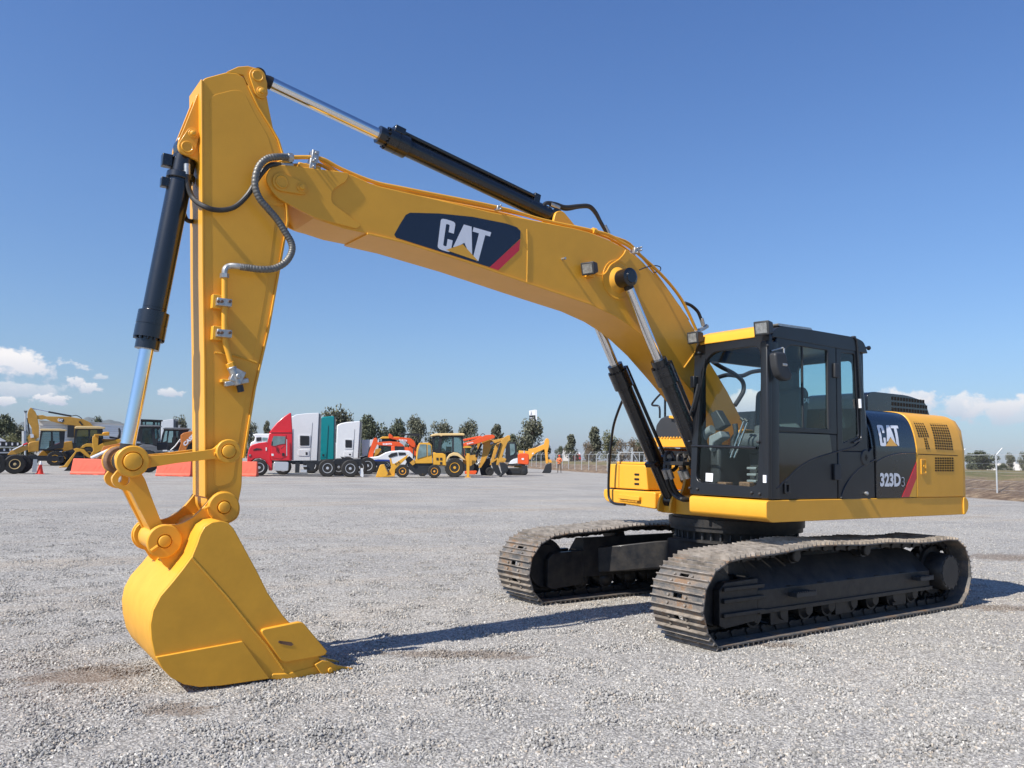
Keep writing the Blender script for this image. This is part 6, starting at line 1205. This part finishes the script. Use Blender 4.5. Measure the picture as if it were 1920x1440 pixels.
# ---- trees
def tree_proto(name,leaf,seed,n=3600,shape='round',gap=.5):
    rnd=random.Random(seed); e=empty(name); tr=MB()
    tr.tube([(0,0,0),(.02,.01,.25),(-.01,.0,.5),(.02,.0,.75)],lambda t:.035*(1-t)+.008,n=8,smooth=2)
    cl=[]
    nb=15 if shape=='round' else 14
    for i in range(nb):
        if shape=='round': a=rnd.uniform(0,6.28); rr_=rnd.uniform(.05,.30); z=rnd.uniform(.22,.88); rr_*=1.15-abs(z-.5)*1.2; c=Vector((math.cos(a)*rr_,math.sin(a)*rr_,z)); s=rnd.uniform(.12,.20)
        else: a=rnd.uniform(0,6.28); z=.25+.70*i/nb; rr_=(1-z)*.30*rnd.uniform(.3,1.1); c=Vector((math.cos(a)*rr_,math.sin(a)*rr_,z)); s=.07+(1-z)*.16*rnd.uniform(.6,1.1)
        cl.append((c,s)); tr.tube([(0,0,max(.15,c.z-.28)),tuple(c*.6+Vector((0,0,.6*c.z*.4*0+.12))) if False else tuple(Vector((c.x*.5,c.y*.5,c.z-.1))),tuple(c)],lambda t:.014*(1-t)+.003,n=5)
    tr.build('trunk','bark',e)
    lf=MB()
    for i in range(n):
        c,s=rnd.choice(cl); d=Vector((rnd.gauss(0,1),rnd.gauss(0,1),rnd.gauss(0,.8))); d.normalize(); p=c+d*s*(rnd.random()**.45)*1.1
        q=Matrix.Rotation(rnd.uniform(0,6.28),3,'Z')@Matrix.Rotation(rnd.uniform(-1.2,1.2),3,'X'); w=rnd.uniform(.012,.027); h=w*rnd.uniform(.7,1.4)
        vs=[lf.bm.verts.new(p+q@Vector(v)) for v in ((-w,0,-h*.4),(0,-w*.3,-h),(w,0,.0),(w*.3,w*.2,h))]; lf.bm.faces.new(vs)
    lf.build('crown',leaf,e,recalc=False); return e
protos=[tree_proto('tree','leaves grey green',11),tree_proto('tree','leaves dark',12,4200),tree_proto('tree','leaves olive',13,3200),tree_proto('tree','leaves grey green',14,3200,'cone'),tree_proto('tree','leaves dry',15,1300)]
used=set()
def put_tree(px,top,wpx,dist,kind,label,rot,baseup=0):
    d=ray(px,top); d=d/d.dot(CF)*dist; p=CAM+d; H=p.z; W=wpx*dist/FPX
    pr=protos[kind]
    if kind in used:
        e=pr.copy(); col.objects.link(e)
        for c in pr.children: k=c.copy(); col.objects.link(k); k.parent=e
    else: e=pr; used.add(kind)
    zb=baseup; H-=zb; cw=.60 if kind!=3 else .42
    e.location=(p.x,p.y,zb); e.rotation_euler=(0,0,rot); e.scale=(W/cw,W/cw,H/.98)
    tag(e,label,'tree','trees behind the yard')
tl=[(4,770,44,120,1,'dark tree cut by the left edge of the photo'),(30,796,44,125,0,'grey-green tree spreading beside the one at the left edge'),(52,815,34,120,2,'low olive tree behind the light pole at far left'),(16,815,30,115,2,'low olive bush under the tree at the left edge'),
(179,774,25,170,1,'lone dark tree rising above the white shed'),(216,789,10,200,1,'tiny tree on the skyline right above the shed end'),(336,781,28,150,0,'grey-green tree behind the white box truck'),
(472,792,26,160,0,'grey-green tree directly right of the stick'),(501,789,19,165,3,'small pointed tree above the white cab behind the red truck'),(628,763,50,150,0,'broad tree rising above the teal truck'),(697,770,50,150,1,'broad tree right of the last white truck'),
(742,778,36,160,1,'rounded dark tree above the orange mini excavators'),(779,781,40,165,0,'rounded grey-green tree left of the cream-roofed backhoe'),(826,790,38,170,0,'low pointed tree just above the cream backhoe roof'),(882,788,38,170,0,'bushy tree right of the cream backhoe roof'),
(932,795,32,175,3,'pointed tree above the ochre backhoe booms'),(962,808,30,160,1,'small dark tree left of the billboard'),(997,785,48,160,0,'tall ragged tree under the billboard'),(1022,828,22,165,1,'dark bush behind the amber arm'),(1049,833,15,260,1,'tiny dark tree above the person'),
(1070,814,26,230,3,'leaning pale tree above the red pickup'),(1101,826,22,200,4,'brown dry bush right of the red pickup'),(1116,800,32,210,3,'tallest pointed tree beyond the fence'),(1143,811,30,215,2,'olive tree beside the bent handrail'),(1164,822,28,205,4,'brown dry tree behind the far boom cylinder'),
(1186,820,24,205,4,'brown bare tree left of the boom cylinder base'),(1203,810,30,210,1,'dark tree behind the boom cylinders'),(1819,846,20,230,1,'dark tree touching the back of the yellow engine cover'),(1844,841,42,220,1,'broad dark tree at right behind the fence posts'),(1878,866,16,190,1,'small round bush in front of the pale wall'),
(1893,850,18,210,0,'upright tree between the pale wall and the dark car'),(1920,846,16,210,0,'tree cut by the right edge of the photo'),(1250,835,40,210,0,'tree hidden behind the tool box'),(1238,846,30,190,4,'brown brush behind the tool box')]
for i,t in enumerate(tl): put_tree(*t[:5],t[5],i*1.7)
# ---- fences
fe=empty('chain_link_fence',(0,0,0)); tag(fe,'galvanised chain link fence with angled post tops along the right side of the yard','fence')
line=[Vector((-28.,2.)),EB,EC,ED,EE,EE+(EE-ED).normalized()*40]
def fence(parent,line,step,h,arm,wires,off=1.0,zb=0,r=.04,sgn=-1):
    L=0; pts=[]
    for a,b in zip(line,line[1:]):
        n=max(1,int((b-a).length/step))
        for i in range(n): pts.append(a.lerp(b,i/n))
    pm=None; d0=(EC-EB).normalized(); nn=Vector((d0.y,-d0.x)); nn=nn if nn.dot(Vector((CAM.x,CAM.y))-EB)<0 else -nn
    me=MB(); me.cyl((0,0,-.3),(0,0,h),r,n=8); me.tube([(0,0,h-.02),(nn.x*arm*sgn,nn.y*arm*sgn,h+arm)],r*.7,n=6); post=me.build('post','galvanised',parent); post.location=(pts[0].x+nn.x*off,pts[0].y+nn.y*off,zb)
    for p in pts[1:]:
        q=post.copy(); col.objects.link(q); q.parent=parent; q.location=(p.x+nn.x*off,p.y+nn.y*off,zb)
    for z in wires:
        k=MB(); k.tube([(p.x+nn.x*off,p.y+nn.y*off,zb+z) for p in pts],.022 if z==h else .004,n=4); k.build('rail' if z==h else 'wire','galvanised',parent)
    for k_ in range(2):
        k=MB(); a_=arm*(k_+1)/2; k.tube([(p.x+nn.x*(off+sgn*a_),p.y+nn.y*(off+sgn*a_),zb+h+a_) for p in pts],.008,n=4); k.build('wire','galvanised',parent)
    return pts,nn
pts,nn=fence(fe,line,3.0,2.15,.35,(2.15,1.7,1.25,.8,.35),off=1.2,zb=.1,sgn=1)
# mesh panels of the fence: fine crossing wires as thin strands near the right side
def linkmat():
    m=bpy.data.materials.new('chain link'); m.use_nodes=True; n,l=nodes(m); b=n['Principled BSDF']; b.inputs['Base Color'].default_value=(.45,.46,.46,1); b.inputs['Metallic'].default_value=.4
    tr=n.new('ShaderNodeBsdfTransparent'); mx=n.new('ShaderNodeMixShader'); mx.inputs[0].default_value=.05; l.new(tr.outputs[0],mx.inputs[1]); l.new(b.outputs[0],mx.inputs[2]); l.new(mx.outputs[0],n['Material Output'].inputs[0]); M['chain link']=m
linkmat()
k=MB()
for a,b in zip(pts,pts[1:]):
    A=[(a.x+nn.x*1.2,a.y+nn.y*1.2),(b.x+nn.x*1.2,b.y+nn.y*1.2)]; k._f([k.bm.verts.new(v) for v in ((*A[0],.15),(*A[1],.15),(*A[1],2.2),(*A[0],2.2))])
k.build('mesh_panel','chain link',fe,recalc=False)
f2=empty('wire_fence',(0,0,0)); tag(f2,'taller second fence line of thin posts and wires further out at the right edge','fence')
off2=[p+nn*16 for p in line[:2]]+[(line[1]+(line[2]-line[1])*.8)+nn*16]; fence(f2,off2,5.2,3.4,.45,(3.4,3.0,2.6,2.2,1.7),off=0,zb=.9,r=.05)
r=Rig('fence_gate','grey tubular gate with a diagonal brace left of the tool box','gate',1180,884)
k=MB()
for q in ([(1160,848.5),(1216,848.5)],[(1160,848),(1160,884)],[(1187,849),(1198,868)],[(1199,849),(1199,884)],[(1216,849),(1216,884)]): k.tube([r.P(a) for a in q],.06,n=6)
k.build('gate_frame','galvanised',r.e); r.bar('gate_post','galvanised',[(1185.5,839),(1185.5,884)],.10)
r=Rig('light_pole','thin pole with a lamp head behind the yellow machines at far left','lamp post',48,868)
r.bar('pole','galvanised',[(48,772),(47,868)],.09); r.poly('lamp_head','far grey',[(44.5,770),(51.5,770),(50.5,773.5),(46,773.5)],-.2,.2); r.bar('lower_post','galvanised',[(45,808),(45,835)],.2,-3)
# ---- earth bank beyond the yard and hills
def terrace():
    base=[Vector((-16.,32.)),Vector((-24.,12.)),EB,EC,ED,EE,EE+(EE-ED).normalized()*60]; P=[]
    for a,b in zip(base,base[1:]):
        n=max(2,int((b-a).length/1.3)); P+=[a.lerp(b,i/n) for i in range(n)]
    offs=[0,.5,1.2,2,2.8,3.6,4.5,6,9,14,22,35,60,110,200]; zs=[-.03,.10,.28,.5,.72,.9,1.0,1.05,1.05,1.05,1.05,1.1,1.1,1.1,1.1]
    bm=bmesh.new(); rows=[]
    for p in P:
        row=[]
        for o_,z in zip(offs,zs):
            q=p+nn*o_; w_=noise.noise(Vector((q.x*.35,q.y*.35,0)))*.28+noise.noise(Vector((q.x*1.3,q.y*1.3,3)))*.12
            row.append(bm.verts.new((q.x,q.y,z+(w_ if .2<o_<40 else 0)*min(1,z*2))))
        rows.append(row)
    for a,b in zip(rows,rows[1:]):
        for i in range(len(offs)-1): f=bm.faces.new([a[i],a[i+1],b[i+1],b[i]]); f.smooth=True
    bmesh.ops.recalc_face_normals(bm,faces=bm.faces[:])
    me=bpy.data.meshes.new('earth_bank'); bm.to_mesh(me); bm.free()
    m=bpy.data.materials.new('bank earth'); m.use_nodes=True; n,l=nodes(m); b=n['Principled BSDF']; b.inputs['Roughness'].default_value=.95; b.inputs['Specular IOR Level'].default_value=.1
    tc=n.new('ShaderNodeTexCoord')
    def no(s,d=6): t=n.new('ShaderNodeTexNoise'); t.inputs['Scale'].default_value=s; t.inputs['Detail'].default_value=d; t.inputs['Roughness'].default_value=.7; l.new(tc.outputs['Object'],t.inputs['Vector']); return t.outputs['Fac']
    def rp(i,ps):
        r=n.new('ShaderNodeValToRGB'); e=r.color_ramp.elements; e[0].position=ps[0][0]; e[0].color=(*ps[0][1],1); e[1].position=ps[-1][0]; e[1].color=(*ps[-1][1],1)
        for p,c in ps[1:-1]: x=e.new(p); x.color=(*c,1)
        l.new(i,r.inputs[0]); return r.outputs[0]
    soil=rp(no(1.6,9),[(.32,(.09,.06,.045)),(.5,(.20,.145,.105)),(.62,(.33,.25,.165)),(.75,(.50,.44,.36))])
    grass=rp(no(.35,7),[(.35,(.115,.12,.05)),(.5,(.19,.165,.085)),(.62,(.27,.20,.12))])
    sp=n.new('ShaderNodeSeparateXYZ'); l.new(tc.outputs['Object'],sp.inputs[0]); ad=n.new('ShaderNodeMath'); ad.operation='MULTIPLY_ADD'; ad.inputs[1].default_value=.7; l.new(no(.6),ad.inputs[0]); l.new(sp.outputs[2],ad.inputs[2])
    mr=n.new('ShaderNodeMapRange'); mr.inputs[1].default_value=1.15; mr.inputs[2].default_value=1.35; l.new(ad.outputs[0],mr.inputs[0])
    mx=n.new('ShaderNodeMix'); mx.data_type='RGBA'; l.new(mr.outputs[0],mx.inputs[0]); l.new(soil,mx.inputs[6]); l.new(grass,mx.inputs[7]); l.new(mx.outputs[2],b.inputs['Base Color'])
    bp=n.new('ShaderNodeBump'); bp.inputs['Strength'].default_value=1; bp.inputs['Distance'].default_value=.25; l.new(no(3,8),bp.inputs['Height']); l.new(bp.outputs[0],b.inputs['Normal'])
    me.materials.append(m); o=bpy.data.objects.new('earth_bank',me); col.objects.link(o); tag(o,kind='structure')
terrace()
def hills():
    bm=bmesh.new(); rows=[]
    prof=[(-200,830),(-60,800),(0,812),(27,797),(45,792),(70,812),(110,815),(140,806),(157,784),(166,781),(178,785),(195,787),(215,789),(236,793),(300,800),(400,812),(520,825),(700,840),(900,850)]
    for i in range(len(prof)-1):
        for k in range(4):
            t=k/4; x=prof[i][0]*(1-t)+prof[i+1][0]*t; y=prof[i][1]*(1-t)+prof[i+1][1]*t; d=ray(x,y); d=d/d.dot(CF)*5200; p=CAM+d; z=p.z+noise.noise(Vector((x*.08,0,0)))*14
            f=Vector((d.x,d.y,0)).normalized(); rows.append([bm.verts.new((p.x-f.x*900,p.y-f.y*900,-5)),bm.verts.new((p.x-f.x*400,p.y-f.y*400,z*.55)),bm.verts.new((p.x,p.y,z)),bm.verts.new((p.x+f.x*900,p.y+f.y*900,-5))])
    for a,b in zip(rows,rows[1:]):
        for i in range(3): f=bm.faces.new([a[i],a[i+1],b[i+1],b[i]]); f.smooth=True
    bmesh.ops.recalc_face_normals(bm,faces=bm.faces[:]); me=bpy.data.meshes.new('hills'); bm.to_mesh(me); bm.free(); mat('hill scrub',(.10,.115,.095),.95,var=.35,vscale=.004); me.materials.append(M['hill scrub']); o=bpy.data.objects.new('hills',me); col.objects.link(o); tag(o,kind='structure')
hills()

hz=MB(); hz.box(-4600,900,-6400,900,-1,380); hzm=bpy.data.materials.new('haze air'); hzm.use_nodes=True; n,l=hzm.node_tree.nodes,hzm.node_tree.links; n.remove(n['Principled BSDF']); pv=n.new('ShaderNodeVolumePrincipled'); pv.inputs['Color'].default_value=(.80,.88,1,1); pv.inputs['Density'].default_value=.00005; pv.inputs['Anisotropy'].default_value=.2; l.new(pv.outputs[0],n['Material Output'].inputs['Volume']); M['haze air']=hzm
ho=hz.build('haze','haze air'); tag(ho,kind='stuff')
